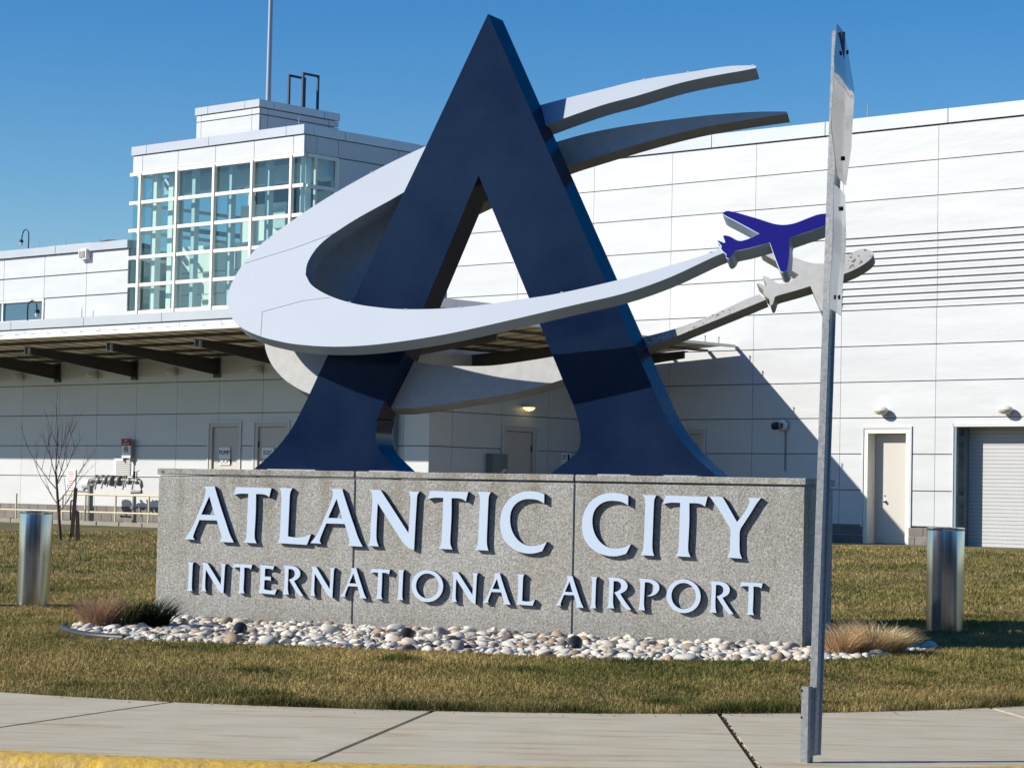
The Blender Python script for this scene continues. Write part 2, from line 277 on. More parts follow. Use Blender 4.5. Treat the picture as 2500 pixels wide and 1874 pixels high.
class MB:
    def __init__(s): s.v = []; s.f = []; s.m = []
    def add(s, vs, fs, mi=0):
        k = len(s.v); s.v += [tuple(map(float, p)) for p in vs]; s.f += [tuple(i+k for i in f) for f in fs]; s.m += [mi]*len(fs); return s
    def box(s, a, b, mi=0):
        x0, y0, z0 = a; x1, y1, z1 = b
        return s.add([(x0, y0, z0), (x1, y0, z0), (x1, y1, z0), (x0, y1, z0), (x0, y0, z1), (x1, y0, z1), (x1, y1, z1), (x0, y1, z1)],
                     [(0, 3, 2, 1), (4, 5, 6, 7), (0, 1, 5, 4), (1, 2, 6, 5), (2, 3, 7, 6), (3, 0, 4, 7)], mi)
    def tube(s, pts, r, n=10, mi=0, cap=True):
        pts = [Vector(p) for p in pts]; rs = r if isinstance(r, (list, tuple)) else [r]*len(pts); rings = []
        for i, p in enumerate(pts):
            d = (pts[min(i+1, len(pts)-1)]-pts[max(i-1, 0)]).normalized()
            a = Vector((0, 0, 1)) if abs(d.z) < .9 else Vector((1, 0, 0))
            x = d.cross(a).normalized(); y = d.cross(x).normalized()
            rings.append([p+(x*math.cos(2*math.pi*k/n)+y*math.sin(2*math.pi*k/n))*rs[i] for k in range(n)])
        vs = [q for rg in rings for q in rg]; fs = []
        for i in range(len(pts)-1):
            for k in range(n): fs.append((i*n+k, i*n+(k+1) % n, (i+1)*n+(k+1) % n, (i+1)*n+k))
        if cap: fs += [tuple(range(n))[::-1], tuple((len(pts)-1)*n+k for k in range(n))]
        return s.add(vs, fs, mi)
    def lathe(s, c, axis, prof, n=20, mi=0):      # prof: (distance along axis, radius)
        ax = Vector(axis).normalized(); a = Vector((0, 0, 1)) if abs(ax.z) < .9 else Vector((1, 0, 0)); x = ax.cross(a).normalized(); y = ax.cross(x)
        vs = []; fs = []; c = Vector(c)
        for (h, r) in prof: vs += [c+ax*h+(x*math.cos(2*math.pi*k/n)+y*math.sin(2*math.pi*k/n))*max(r, 1e-4) for k in range(n)]
        for i in range(len(prof)-1):
            for k in range(n): fs.append((i*n+k, i*n+(k+1) % n, (i+1)*n+(k+1) % n, (i+1)*n+k))
        return s.add(vs, fs, mi)
    def mesh(s, name, mats, smooth=None, off=(0, 0, 0)):
        me = bpy.data.meshes.new(name); o = np.array(off)
        me.from_pydata([tuple(np.array(p)-o) for p in s.v], [], s.f)
        for m in (mats if isinstance(mats, (list, tuple)) else [mats]): me.materials.append(m)
        if any(s.m): me.polygons.foreach_set('material_index', s.m)
        bm = bmesh.new(); bm.from_mesh(me); bmesh.ops.recalc_face_normals(bm, faces=bm.faces); bm.to_mesh(me); bm.free()
        if smooth is not None:
            me.polygons.foreach_set('use_smooth', [True]*len(me.polygons)); me.set_sharp_from_angle(angle=R(smooth))
        me.update(); return me
    def obj(s, name, mats, parent=None, smooth=None, frame=None, base=None, gp=None):
        """parent: coordinates are in the parent's frame (thing origin removed; gp = the thing above a part).
           no parent: frame + base give the object's own placement."""
        if parent is not None:
            root = gp or parent; org = ORG.get(root.name, np.zeros(3)) if gp is None else ORG[gp.name]
            o = bpy.data.objects.new(name, s.mesh(name, mats, smooth, org)); link(o, parent)
            if gp is not None: o.location = -parent.location
        else:
            o = bpy.data.objects.new(name, s.mesh(name, mats, smooth, base)); link(o)
            o.location = frame.world(base); o.rotation_euler = (0, 0, frame.rz)
        return o
_pc = {}
def piece(name, parent, gp, c, size, m, axis=None):
    """a shared-mesh box, centre c (thing coords), as child of parent; gp is the thing that owns the frame"""
    key = (tuple(round(x, 3) for x in size), m.name)
    if key not in _pc:
        b = MB(); h = [x/2 for x in size]; b.box((-h[0], -h[1], -h[2]), h); _pc[key] = b.mesh(name, m)
    o = bpy.data.objects.new(name, _pc[key]); link(o, parent)
    o.location = Vector(np.array(c)-ORG[gp.name]) - (parent.location if parent is not gp else Vector((0, 0, 0)))
    return o
def smooth_poly(pts, ang=33, n=4):
    pts = [np.array(p, float) for p in pts]; N_ = len(pts); corner = []
    for i in range(N_):
        a = pts[i]-pts[i-1]; b = pts[(i+1) % N_]-pts[i]
        c = (a@b)/(np.linalg.norm(a)*np.linalg.norm(b)+1e-9); corner.append(math.degrees(math.acos(max(-1, min(1, c)))) > ang)
    out = []
    for i in range(N_):
        p1, p2 = pts[i], pts[(i+1) % N_]
        p0 = pts[i-1] if not corner[i] else p1*2-p2; p3 = pts[(i+2) % N_] if not corner[(i+1) % N_] else p2*2-p1
        for k in range(n):
            t = k/n; t2, t3 = t*t, t*t*t
            out.append(.5*((2*p1)+(-p0+p2)*t+(2*p0-5*p1+4*p2-p3)*t2+(-p0+3*p1-3*p2+p3)*t3))
    return out
def prism(mb, loops, back, mi_face=0, mi_side=0, do_back=True):
    """loops: list of 3D loops (first outer, rest holes) on one plane; extruded by vector back"""
    flat = [Vector(p) for lp in loops for p in lp]; tris = tessellate_polygon([[Vector(p) for p in lp] for lp in loops])
    bk = Vector(back); n = len(flat); nrm = None
    a, b, c = tris[0]
    def fix(t):
        nn = (flat[t[1]]-flat[t[0]]).cross(flat[t[2]]-flat[t[0]]); return t if nn.dot(bk) < 0 else t[::-1]
    tris = [fix(t) for t in tris]
    mb.add(flat, tris, mi_face)
    if do_back: mb.add([p+bk for p in flat], [t[::-1] for t in tris], mi_side)
    for lp in loops:
        L_ = [Vector(p) for p in lp]; m = len(L_)
        mb.add(L_+[p+bk for p in L_], [(i, (i+1) % m, m+(i+1) % m, m+i) for i in range(m)], mi_side)
    return mb
def text_mesh(body, size, depth=.004):
    cu = bpy.data.curves.new('lettering', 'FONT'); cu.body = body; cu.size = size; cu.extrude = depth; cu.align_x = 'CENTER'; cu.align_y = 'CENTER'
    t = bpy.data.objects.new('lettering', cu); COL.objects.link(t)
    dg = bpy.context.evaluated_depsgraph_get(); me = bpy.data.meshes.new_from_object(t.evaluated_get(dg)); bpy.data.objects.remove(t); bpy.data.curves.remove(cu)
    return me

# ================================================================== GROUND
CX, CY, RB, RF = -.35, 20.0, 6.08, 8.87
def arc(x, r, lim):
    dx = x-CX; s = 1 if dx > 0 else -1; a = abs(dx)
    if a <= lim: return CY-math.sqrt(r*r-a*a)
    return CY-math.sqrt(r*r-lim*lim)+(a-lim)*lim/math.sqrt(r*r-lim*lim)
yb = lambda x: arc(x, RB, 4.2)
yf = lambda x: arc(x, RF, 5.6)
def gz(x, y):
    w = -(np.array([x, y, 0])@BN); d = max(0, y-yb(x)); t = min(1, d/3.6); z = .10*(t*t*(3-2*t))
    return z+max(0, min(w, 36)-17.2)*.0197
def grid_mesh(name, xs, ysf, zf, m, kind='structure'):
    mb = MB(); vs = []; nx = len(xs); 
    for x in xs:
        ys = ysf(x); ny = len(ys)
        for y in ys: vs.append((x, y, zf(x, y)))
    fs = [(i*ny+j, (i+1)*ny+j, (i+1)*ny+j+1, i*ny+j+1) for i in range(nx-1) for j in range(ny-1)]
    mb.add(vs, fs); o = mb.obj(name, m, None, 60, FW, (0, 0, 0)); o['kind'] = kind; return o
xs = list(np.linspace(-90, -8, 20))+list(np.linspace(-7, 7, 57))+list(np.linspace(8, 90, 20))
grid_mesh('lawn', xs, lambda x: [yb(x)+d for d in list(np.linspace(0, 5, 14))+list(np.linspace(6, 60, 40))+[90, 140, 260, 500, 1100]], gz, M['lawn'])
# far ground and road as one sheet each
b = MB(); b.box((-900, -400, -.9), (900, 1200, -.35)); o = b.obj('ground', M['asphalt'], None, None, FW, (0, 0, 0)); o['kind'] = 'structure'
xs2 = list(np.linspace(-60, -7, 12))+list(np.linspace(-6, 6, 40))+list(np.linspace(7, 60, 12))
grid_mesh('road', xs2, lambda x: [-60, -20, 0, 5, yf(x)-.2], lambda x, y: -.15, M['asphalt'])
def strip(name, xa, xb, fa, fb, z0, z1, m, parent, n=14):
    """slab between curves fa (near) and fb (far) from x range that may slant: xa, xb = ((x near, x far) at the two ends)"""
    mb = MB(); vs = []
    for i in range(n+1):
        t = i/n; xn = xa[0]+(xb[0]-xa[0])*t; xf = xa[1]+(xb[1]-xa[1])*t
        vs += [(xn, fa(xn), z0), (xf, fb(xf), z0), (xn, fa(xn), z1), (xf, fb(xf), z1)]
    fs = []
    for i in range(n):
        k = i*4; fs += [(k+2, k+6, k+7, k+3), (k, k+4, k+6, k+2), (k+3, k+7, k+5, k+1), (k+1, k+5, k+4, k)]
    fs += [(0, 2, 3, 1), (n*4, n*4+1, n*4+3, n*4+2)]
    mb.add(vs, fs); return mb.obj(name, m, parent, 30)
sw = MB(); sw.box((-.01, -.01, -.2), (.01, .01, -.19))
walk = grid_mesh('sidewalk', xs2, lambda x: [yf(x)-.03, yb(x)+.04], lambda x, y: -.035, M['soil'])
walk['label'] = 'pale concrete sidewalk curving round the lawn'; ORG[walk.name] = np.zeros(3)
G = .016
joints = [(-9.5, -8.0), (-6.0, -4.9), (-3.0, -1.99), (-.90, -.425), (1.21, 1.28), (3.42, 3.06), (5.6, 4.8), (9, 7.5)]
for i in range(len(joints)-1):
    a, c = joints[i], joints[i+1]
    strip('slab', (a[0]+G, a[1]+G), (c[0]-G, c[1]-G), lambda x: yf(x)+.004, lambda x: yb(x), -.12, 0., M['slab'], walk)
# the weedy open joint: a rounded pale edge and crumbs of soil
kb = thing('kerb', 'yellow painted concrete kerb along the near edge of the sidewalk', 'kerb', FW, (0, 11, -.15))
for (a, c) in [(-9, -5.9), (-5.88, -2.62), (-2.60, .80), (.82, 7)]:
    mb = MB(); prof = [(.0, 0), (-.12, -.003), (-.165, -.018), (-.19, -.05), (-.2, -.16)]; n = 26; vs = []
    for i in range(n+1):
        x = a+(c-a)*i/n; y = yf(x); vs += [(x, y+p[0], p[1]) for p in prof]+[(x, y, -.16)]
    q = len(prof)+1
    fs = [(i*q+j, (i+1)*q+j, (i+1)*q+(j+1) % q, i*q+(j+1) % q) for i in range(n) for j in range(q)]
    fs += [tuple(range(q)), tuple(n*q+j for j in range(q))]
    mb.add(vs, fs); mb.obj('kerb_stone', M['yellow'], kb, 50)

# unseen dark wood mass added behind the viewer to darken the steel's reflections
mb = MB(); rg = random.Random(9)
for k in range(420):
    x = rg.uniform(-150, 150); y = -42-rg.uniform(0, 14); r = rg.uniform(2.2, 4.2); zc = rg.uniform(1.5, 9.5); n = 7
    vs = [(x+r*rg.uniform(.8, 1.15)*math.cos(2*math.pi*j/n)*math.cos(p), y+r*rg.uniform(.8, 1.15)*math.sin(2*math.pi*j/n)*math.cos(p), zc+r*1.2*math.sin(p)) for p in (-1.2, -.4, .4, 1.2) for j in range(n)]
    mb.add(vs, [(i*n+j, i*n+(j+1) % n, (i+1)*n+(j+1) % n, (i+1)*n+j) for i in range(3) for j in range(n)])
M['added_wood'] = mat('dark_wood_for_reflection', (.05, .045, .03), .95, var=.5, vscale=1)
o = mb.obj('added_dark_wood', M['added_wood'], None, None, FW, (0, -45, 0)); o['kind'] = 'stuff'; tag(o, 'unseen dark wood mass added behind the viewer for dark reflections', 'wood')

# ================================================================== TERMINAL BUILDING
bld = thing('terminal_building', 'white metal-panelled airport terminal with glazed stair tower behind the sign', 'building', FB, (-40, 42, .47))
def wall_part(name, a, b_, m):
    mb = MB(); mb.box(a, b_); o = mb.obj(name, m, bld); return o
def split(rect, holes):
    rs = [rect]
    for (a0, b0, a1, b1) in holes:
        nr = []
        for (x0, z0, x1, z1) in rs:
            if a1 <= x0 or a0 >= x1 or b1 <= z0 or b0 >= z1: nr.append((x0, z0, x1, z1)); continue
            if z1 > b1: nr.append((x0, b1, x1, z1))
            if z0 < b0: nr.append((x0, z0, x1, b0))
            if x0 < a0: nr.append((x0, max(z0, b0), a0, min(z1, b1)))
            if x1 > a1: nr.append((a1, max(z0, b0), x1, min(z1, b1)))
        rs = nr
    return [r for r in rs if r[2]-r[0] > .08 and r[3]-r[1] > .06]
def panels(parent, axis, plane, us, zs, holes=(), gap=.02, m=None, name='panel', th=.05):
    """axis 'u': facade facing -w at w=plane; axis 'w': side wall facing +u at u=plane"""
    m = m or M['panel']
    for i in range(len(us)-1):
        for j in range(len(zs)-1):
            for (x0, z0, x1, z1) in split((us[i], zs[j], us[i+1], zs[j+1]), holes):
                g = gap/2; ga = g*.55 if abs(x0-us[i]) < 1e-6 else 0; gb = g*.55 if abs(x1-us[i+1]) < 1e-6 else 0
                zt = g if abs(z1-zs[j+1]) < 1e-6 else 0; zb = g if abs(z0-zs[j]) < 1e-6 else 0
                X0, X1, Z0, Z1 = x0+ga, x1-gb, z0+zb, z1-zt
                if axis == 'u': piece(name, parent, bld, ((X0+X1)/2, plane+th/2, (Z0+Z1)/2), (X1-X0, th, Z1-Z0), m)
                else: piece(name, parent, bld, (plane-th/2, (X0+X1)/2, (Z0+Z1)/2), (th, X1-X0, Z1-Z0), m)
Z = [.86, 1.61, 2.385, 3.16, 3.935, 4.71, 5.49]
# hall (right, set back, w 42.7)
RD = (-28.44, .3, -27.28, 2.93); RS = (-26.14, .3, -22.6, 2.96); GD = (-34.0, .3, -32.77, 2.93)
hall = MB()
for (x0, z0, x1, z1) in split((-41, .3, -12, 9.6), [RD, RS, GD]): hall.box((x0, 42.76, z0), (x1, 43.0, z1))
hall.box((-41, 43.0, 9.2), (-12, 70, 9.6)); hall.box((-12.2, 43, .3), (-12, 70, 9.2)); hall.box((-41, 43, 5), (-40.8, 49.4, 9.2))
hall = hall.obj('hall_wall', M['joint'], bld)
panels(hall, 'u', 42.7, [-41, -38.6, -36.2, -33.83, -31.43, -29.07], Z[:-1]+[5.49, 6.27, 7.06, 7.86, 8.62, 9.36], [RD, RS, GD])
panels(hall, 'u', 42.7, [-29.07, -26.67, -24.28, -21.9, -19.5, -17.1, -14.7, -12], Z[:-1]+[5.49], [RD, RS])
panels(hall, 'u', 42.7, [-29.07, -26.67, -24.28, -21.9, -19.5, -17.1, -14.7, -12], [7.06, 7.86, 8.62, 9.36])
for i, u0 in enumerate([-29.07, -26.67, -24.28, -21.9, -19.5, -17.1, -14.7]):
    u1 = [-26.67, -24.28, -21.9, -19.5, -17.1, -14.7, -12][i]
    for k in range(10):
        z0 = 5.49+k*.157; piece('louver_plank', hall, bld, ((u0+u1)/2, 42.735, z0+.050), (u1-u0-.012, .05, .070), M['panel']); piece('louver_plank', hall, bld, ((u0+u1)/2, 42.747, z0+.114), (u1-u0-.012, .05, .050), M['panel'])
for u0, u1 in [(-41, -39.1), (-39.08, -35.9), (-35.88, -32.68), (-32.66, -29.55), (-29.53, -26.43), (-26.41, -23.3), (-23.28, -20.2), (-20.18, -17), (-16.98, -12)]:
    piece('coping', hall, bld, ((u0+u1)/2, 42.86, 9.525), (u1-u0, .42, .30), M['coping'])
def blocks(parent, axis, plane, u0, u1, z0, n, holes=()):
    L = .4064; h = .19
    for r in range(n):
        k = u0-(.2 if r % 2 else 0)
        while k < u1:
            a, c = max(k, u0), min(k+L, u1); k += L
            for (x0, _, x1, __) in split((a, 0, c, 1), [(q[0], 0, q[2], 1) for q in holes]):
                if axis == 'u': piece('block', parent, bld, ((x0+x1)/2, plane+.05, z0+(r+.5)*h), (round(x1-x0-.014, 2), .1, h-.014), M['block'])
                else: piece('block', parent, bld, (plane-.05, (x0+x1)/2, z0+(r+.5)*h), (.1, round(x1-x0-.014, 2), h-.014), M['block'])
def plinth(axis, plane, u0, u1, holes=()):
    mb = MB()
    for (x0, z0, x1, z1) in split((u0, .2, u1, .86), holes):
        if axis == 'u': mb.box((x0, plane+.012, z0), (x1, plane+.06, z1-.03))
        else: mb.box((plane-.06, x0, z0), (plane-.012, x1, z1-.03))
    return mb.obj('plinth', M['mortar'], bld)
p1 = plinth('u', 42.66, -36.06, -20, [RD, RS, GD]); blocks(p1, 'u', 42.66, -36.06, -20, .455, 2, [RD, RS, GD])
# low block (left, w 37.1) and its side wall u -36.06
D1 = (-43.42, .3, -42.31, 2.93); D2 = (-41.78, .3, -40.62, 2.93); LV = (-46.98, 1.63, -46.29, 2.04); DS = (39.5, .3, 40.62, 2.91)
low = MB()
for (x0, z0, x1, z1) in split((-75, .2, -36.12, 5.45), [D1, D2]): low.box((x0, 37.15, z0), (x1, 37.5, z1))
for (x0, z0, x1, z1) in split((37.15, .2, 42.72, 5.45), [DS]): low.box((-36.5, x0, z0), (-36.11, x1, z1))
low.box((-75, 37.5, 5.3), (-36.5, 49.4, 5.45))
low = low.obj('low_wall', M['joint'], bld)
us = [-36.06]+[-36.85-1.563*k for k in range(25)]; us = sorted(us)
panels(low, 'u', 37.1, us, Z[:-1]+[5.43], [D1, D2, LV], gap=.02)
panels(low, 'w', -36.06, [37.1, 37.83, 39.45, 41.05, 42.65], Z[:-1]+[5.43], [DS], gap=.02)
for k in range(13):
    u1 = -36.0-3.1*k; piece('coping', low, bld, (u1-1.54, 37.42, 5.55), (3.08, .74, .22), M['coping'])
piece('coping', low, bld, (-36.35, 40.25, 5.55), (.7, 4.9, .22), M['coping'])
p2 = plinth('u', 37.08, -60, -36.0, [D1, D2]); blocks(p2, 'u', 37.08, -56, -36.0, .49, 2, [D1, D2])
p3 = plinth('w', -36.02, 37.1, 42.6, [DS]); blocks(p3, 'w', -36.02, 37.1, 42.6, .49, 2, [DS])
# upper block behind the parapet (w 49.4)
WN = (-69.5, 7.06, -66.75, 7.86)
upw = MB()
for (x0, z0, x1, z1) in split((-95, 5.3, -62.2, 9.4), [WN]): upw.box((x0, 49.46, z0), (x1, 49.8, z1))
upw.box((-95, 49.8, 9.2), (-62.2, 75, 9.4)); upw = upw.obj('upper_wall', M['joint'], bld)
panels(upw, 'u', 49.4, [-95+.0]+[-90.39+2.36*k for k in range(12)]+[-62.2], [5.5, 6.28, 7.06, 7.86, 8.63, 9.36], [WN], gap=.04)
for k in range(8):
    u1 = -62.15-3.95*k; piece('coping', upw, bld, (u1-1.97, 49.5, 9.50), (3.92, .4, .27), M['coping'])
wf = MB(); [wf.box(*q) for q in [((-69.5, 49.36, 7.78), (-66.75, 49.5, 7.86)), ((-69.5, 49.36, 7.06), (-66.75, 49.5, 7.14)), ((-66.83, 49.36, 7.14), (-66.75, 49.5, 7.78)), ((-69.2, 49.38, 7.14), (-69.13, 49.5, 7.78))]]
win = wf.obj('strip_window', M['cream'], bld); piece('pane', win, bld, (-68.0, 49.46, 7.46), (2.3, .03, .66), M['window']); piece('pane', win, bld, (-69.36, 49.46, 7.46), (.28, .03, .66), M['window'])
cv = MB(); cv.box((-64.66, 49.2, 9.09), (-64.26, 49.5, 9.43)); cv.obj('scupper_box', M['white'], bld)
cv = MB(); cv.box((-64.60, 49.17, 9.14), (-64.32, 49.199, 9.37)); cv.obj('scupper_opening', M['joint'], bld)

# glazed stair tower (front w 49.4, right side u -53.7)
TU0, TU1 = -62.1, -53.7; TZ = [7.18, 8.09, 9.01, 9.92, 10.84, 11.80]; TM_ = [-61.6, -59.72, -57.87, -56.03, -54.2]
tw = MB()
tw.box((TU0+.1, 49.5, 11.95), (TU1-.1, 62, 12.5)); tw.box((TU1-.3, 50.85, 5.4), (TU1-.06, 62, 12.0)); tw.box((TU0+.1, 54.6, 5.4), (TU0+.3, 62, 12)); 
tower = tw.obj('tower_wall', M['joint'], bld)
panels(tower, 'u', 49.4, [TU0, -61.6, -59.77, -57.9, -56.03, -54.2, TU1], [11.86, 12.44], gap=.04)
panels(tower, 'w', TU1, [49.45, 49.93, 50.85, 53.55, 56.2, 59, 62], [11.86, 12.44], gap=.04)
panels(tower, 'w', TU1, [50.85, 53.55, 56.2, 59, 62], [5.4, 7.18, 8.75, 10.3, 11.86], gap=.04)
for k, (a, c) in enumerate([(TU0-.03, -61.35), (-61.33, -58.2), (-58.18, -54.5), (-54.48, TU1+.03)]): piece('coping', tower, bld, ((a+c)/2, 49.55, 12.59), (c-a, .42, .29), M['coping'])
for a, c in [(49.77, 51.1), (51.12, 54.5), (54.52, 58), (58.02, 62)]: piece('coping', tower, bld, (TU1-.15, (a+c)/2, 12.59), (.36, c-a, .29), M['coping'])
gl = MB(); gl.box((TU0, 49.36, 11.80), (TU1+.0, 49.5, 11.86)); glz = gl.obj('curtain_wall', M['cream'], bld)
mh = .11
for z in TZ:
    piece('mullion', glz, bld, ((TU0+TU1)/2, 49.38, z), (TU1-TU0+.12, .10, mh), M['cream'])
    piece('mullion', glz, bld, (TU1+.0, 50.2, z), (.08, 1.3, mh), M['cream'])
    piece('mullion', glz, bld, (TU0+.04, 52.1, z), (.08, 5.0, mh), M['cream'])
for u in TM_: piece('mullion', glz, bld, (u, 49.36, 9.46), (.10, .13, 4.72), M['cream'])
piece('mullion', glz, bld, (TU1-.0, 49.9, 9.46), (.09, .08, 4.6), M['cream']); piece('mullion', glz, bld, (TU1-.0, 50.82, 9.46), (.09, .1, 4.72), M['cream'])
piece('mullion', glz, bld, (TU0+.03, 51.3, 9.46), (.09, .1, 4.6), M['cream']); piece('mullion', glz, bld, (TU0+.03, 53.0, 9.46), (.09, .1, 4.6), M['cream']); piece('mullion', glz, bld, (TU0+.03, 54.6, 9.46), (.09, .1, 4.7), M['cream'])
ue = [TU0]+TM_+[TU1]
for i in range(len(ue)-1):
    for j in range(5): piece('pane', glz, bld, ((ue[i]+ue[i+1])/2, 49.42, (TZ[j]+TZ[j+1])/2), (ue[i+1]-ue[i]-.02, .012, TZ[j+1]-TZ[j]-.08), M['glass'])
for (a, c) in [(49.44, 49.88), (49.94, 50.78)]:
    for j in range(5): piece('pane', glz, bld, (TU1-.02, (a+c)/2, (TZ[j]+TZ[j+1])/2), (.012, c-a, TZ[j+1]-TZ[j]-.08), M['glass'])
for (a, c) in [(49.44, 51.25), (51.35, 52.95), (53.05, 54.55)]:
    for j in range(5): piece('pane', glz, bld, (TU0+.02, (a+c)/2, (TZ[j]+TZ[j+1])/2), (.012, c-a, TZ[j+1]-TZ[j]-.08), M['glass'])
it = MB(); it.box((TU0+.1, 54.45, 9.2), (TU1-.3, 54.6, 9.3)); it.box((TU0+.1, 49.55, 6.6), (TU1-.1, 54.6, 6.75)); it.obj('interior_floor', M['tower_int'], bld)
it = MB(); it.box((-61.95, 51.4, 6.75), (-56.7, 51.5, 9.55)); it.box((-58.9, 51.41, 9.55), (-56.7, 51.49, 10.75)); iw = it.obj('interior_wall', M['tower_int'], bld)
for z in (7.9, 8.65): piece('wall_joint', iw, bld, (-59.3, 51.395, z), (5.2, .01, .03), M['joint'])
piece('wall_joint', iw, bld, (-59.05, 51.395, 8.1), (.03, .01, 2.7), M['joint'])
it = MB(); it.box((-56.7, 52.6, 6.75), (TU1-.3, 52.7, 11.2)); it.box((-57.2, 51.3, 9.9), (-56.6, 51.5, 10.5)); it.obj('interior_partition', M['int_pale'], bld)
ic = MB()
for u, w in [(-61.25, 49.75), (-54.0, 49.75), (-60.7, 50.0)]: ic.box((u-.12, w-.1, 6.75), (u+.12, w+.14, 11.8))
ic.obj('interior_column', M['tower_int'], bld)
ib = MB()
for z in TZ[1:5]: ib.box((-61.9, 51.0, z-.75), (-61.75, 54.5, z-.6)); ib.box((-60.8, 54.45, z-.5), (-57.05, 54.59, z-.38))
for u in (-60.2, -59.4, -57.6, -55.8): ib.box((u, 49.7, 6.75), (u+.18, 49.9, 11.8))
ib.box((TU0+.2, 50.6, 11.25), (TU1-.2, 50.9, 11.8))
ib.obj('interior_frame', M['int_pale'], bld)
li = MB(); [li.box((-60.9+1.7*k, 52.0, 11.42), (-59.6+1.7*k, 52.14, 11.5)) for k in range(4)]; li.obj('ceiling_tube_light', M['white'], bld)
# penthouse on the tower
pe = MB(); pe.box((-61.3, 51.6, 12.4), (-58.3, 55.0, 14.1)); pent = pe.obj('penthouse_wall', M['joint'], bld)
panels(pent, 'u', 51.5, [-61.4, -61.15, -58.58, -58.2], [12.5, 13.78, 14.0], gap=.035)
panels(pent, 'w', -58.2, [51.55, 51.87, 54.63, 55.1], [12.5, 13.78, 14.0], gap=.035)
for a, c in [(-61.43, -60.78), (-60.76, -58.9), (-58.88, -58.17)]: piece('coping', pent, bld, ((a+c)/2, 51.6, 14.14), (c-a, .3, .25), M['coping'])
for a, c in [(51.76, 52.1), (52.12, 54.4), (54.42, 55.13)]: piece('coping', pent, bld, (-58.31, (a+c)/2, 14.14), (.28, c-a, .25), M['coping'])
ro = MB(); ro.box((-61.1, 51.75, 14.0), (-58.5, 55, 14.1)); ro.obj('penthouse_roof', M['joint'], bld)

# doors, shutter, louver
def door(axis, plane, r, recess, leafm, hinge_side, handle=None, glazed=False):
    x0, z0, x1, z1 = r; z0 = .47
    def bx(mb, a0, d0, zz0, a1, d1, zz1):
        if axis == 'u': mb.box((a0, plane+d0, zz0), (a1, plane+d1, zz1))
        else: mb.box((plane-d1, a0, zz0), (plane-d0, a1, zz1))
    lf = MB(); bx(lf, x0+.11, recess, z0+.01, x1-.11, recess+.05, z1-.11); d = lf.obj('door', leafm, bld)
    f = MB(); bx(f, x0+.002, -.012, z0, x0+.10, recess+.06, z1-.002); bx(f, x1-.10, -.012, z0, x1-.002, recess+.06, z1-.002); bx(f, x0+.10, -.0115, z1-.10, x1-.10, recess+.06, z1-.002)
    f.obj('door_frame', M['doorp'] if recess < .1 else M['cream'], d, gp=bld)
    t = MB(); bx(t, x0-.05, -.03, z1, x1+.05, .0, z1+.05); bx(t, x0-.05, -.03, z0, x0, .0, z1); bx(t, x1, -.03, z0, x1+.05, .0, z1); t.obj('door_trim', M['panel'], d, gp=bld)
    hx = x1-.115 if hinge_side > 0 else x0+.085
    for zz in (.72, 1.55, 2.35):
        h = MB(); bx(h, hx, recess-.03, zz, hx+.03, recess, zz+.14); h.obj('hinge', M['dark'], d, gp=bld)
    if handle is not None:
        h = MB()
        if axis == 'u': h.lathe((handle, plane+recess, 1.38), (0, -1, 0), [(0, .035), (.015, .035), (.02, .015), (.05, .015), (.055, .03), (.08, .03), (.085, 0)]); h.lathe((handle-.01, plane+recess, 1.5), (0, -1, 0), [(0, .02), (.012, .02), (.013, 0)])
        h.obj('door_handle', M['silver'], d, 40, gp=bld)
    bk = MB(); bx(bk, x0, recess+.055, z0, x1, recess+.12, z1); bk.obj('door_backing', M['joint'], d, gp=bld)
    return d
d1 = door('u', 37.1, D1, .04, M['doorp'], 1)
d2 = door('u', 37.1, D2, .04, M['doorp'], -1)
d3 = door('w', -36.06, DS, .04, M['doorp'], 1)
d4 = door('u', 42.7, RD, .28, M['doorp'], 1, handle=-28.07)
d5 = door('u', 42.7, GD, .05, M['doorp'], 1)
g = MB(); g.box((-33.75, 42.73, 1.0), (-33.0, 42.747, 2.6)); g.obj('door_glass', M['window'], d5, gp=bld)
def put_text(body, size, parent, c, m, frame_rot=0., name='lettering', gp=None):
    me = text_mesh(body, size, .002); me.materials.append(m)
    o = bpy.data.objects.new(name, me); link(o, parent); o.location = Vector(np.array(c)-ORG[gp.name])-(parent.location if parent is not gp else Vector((0, 0, 0)))
    o.rotation_euler = (math.pi/2, 0, frame_rot); return o
def small_sign(label, u, w, z, wd_, hg, lines, m=None, cat='sign', size=.1):
    s = thing('wall_sign', label, cat, FB, (u, w, z)); q = MB(); q.box((u-wd_/2, w, z), (u+wd_/2, w+.012, z+hg)); q.obj('sign_board', m or M['white'], s)
    for k, ln in enumerate(lines): put_text(ln, size, s, (u, w-.003, z+hg-(k+.62)*hg/len(lines)), M['black_print'], gp=s)
    return s
small_sign('white PUMP ROOM notice taped low on the left beige door', -42.87, 37.105, 1.93, .40, .42, ['PUMP', 'ROOM'], size=.15)
small_sign('white notice reading ELEC ROOM on the second beige door, half hidden by the blue letter', -41.33, 37.105, 1.96, .42, .38, ['ELEC', 'ROOM'], size=.14)
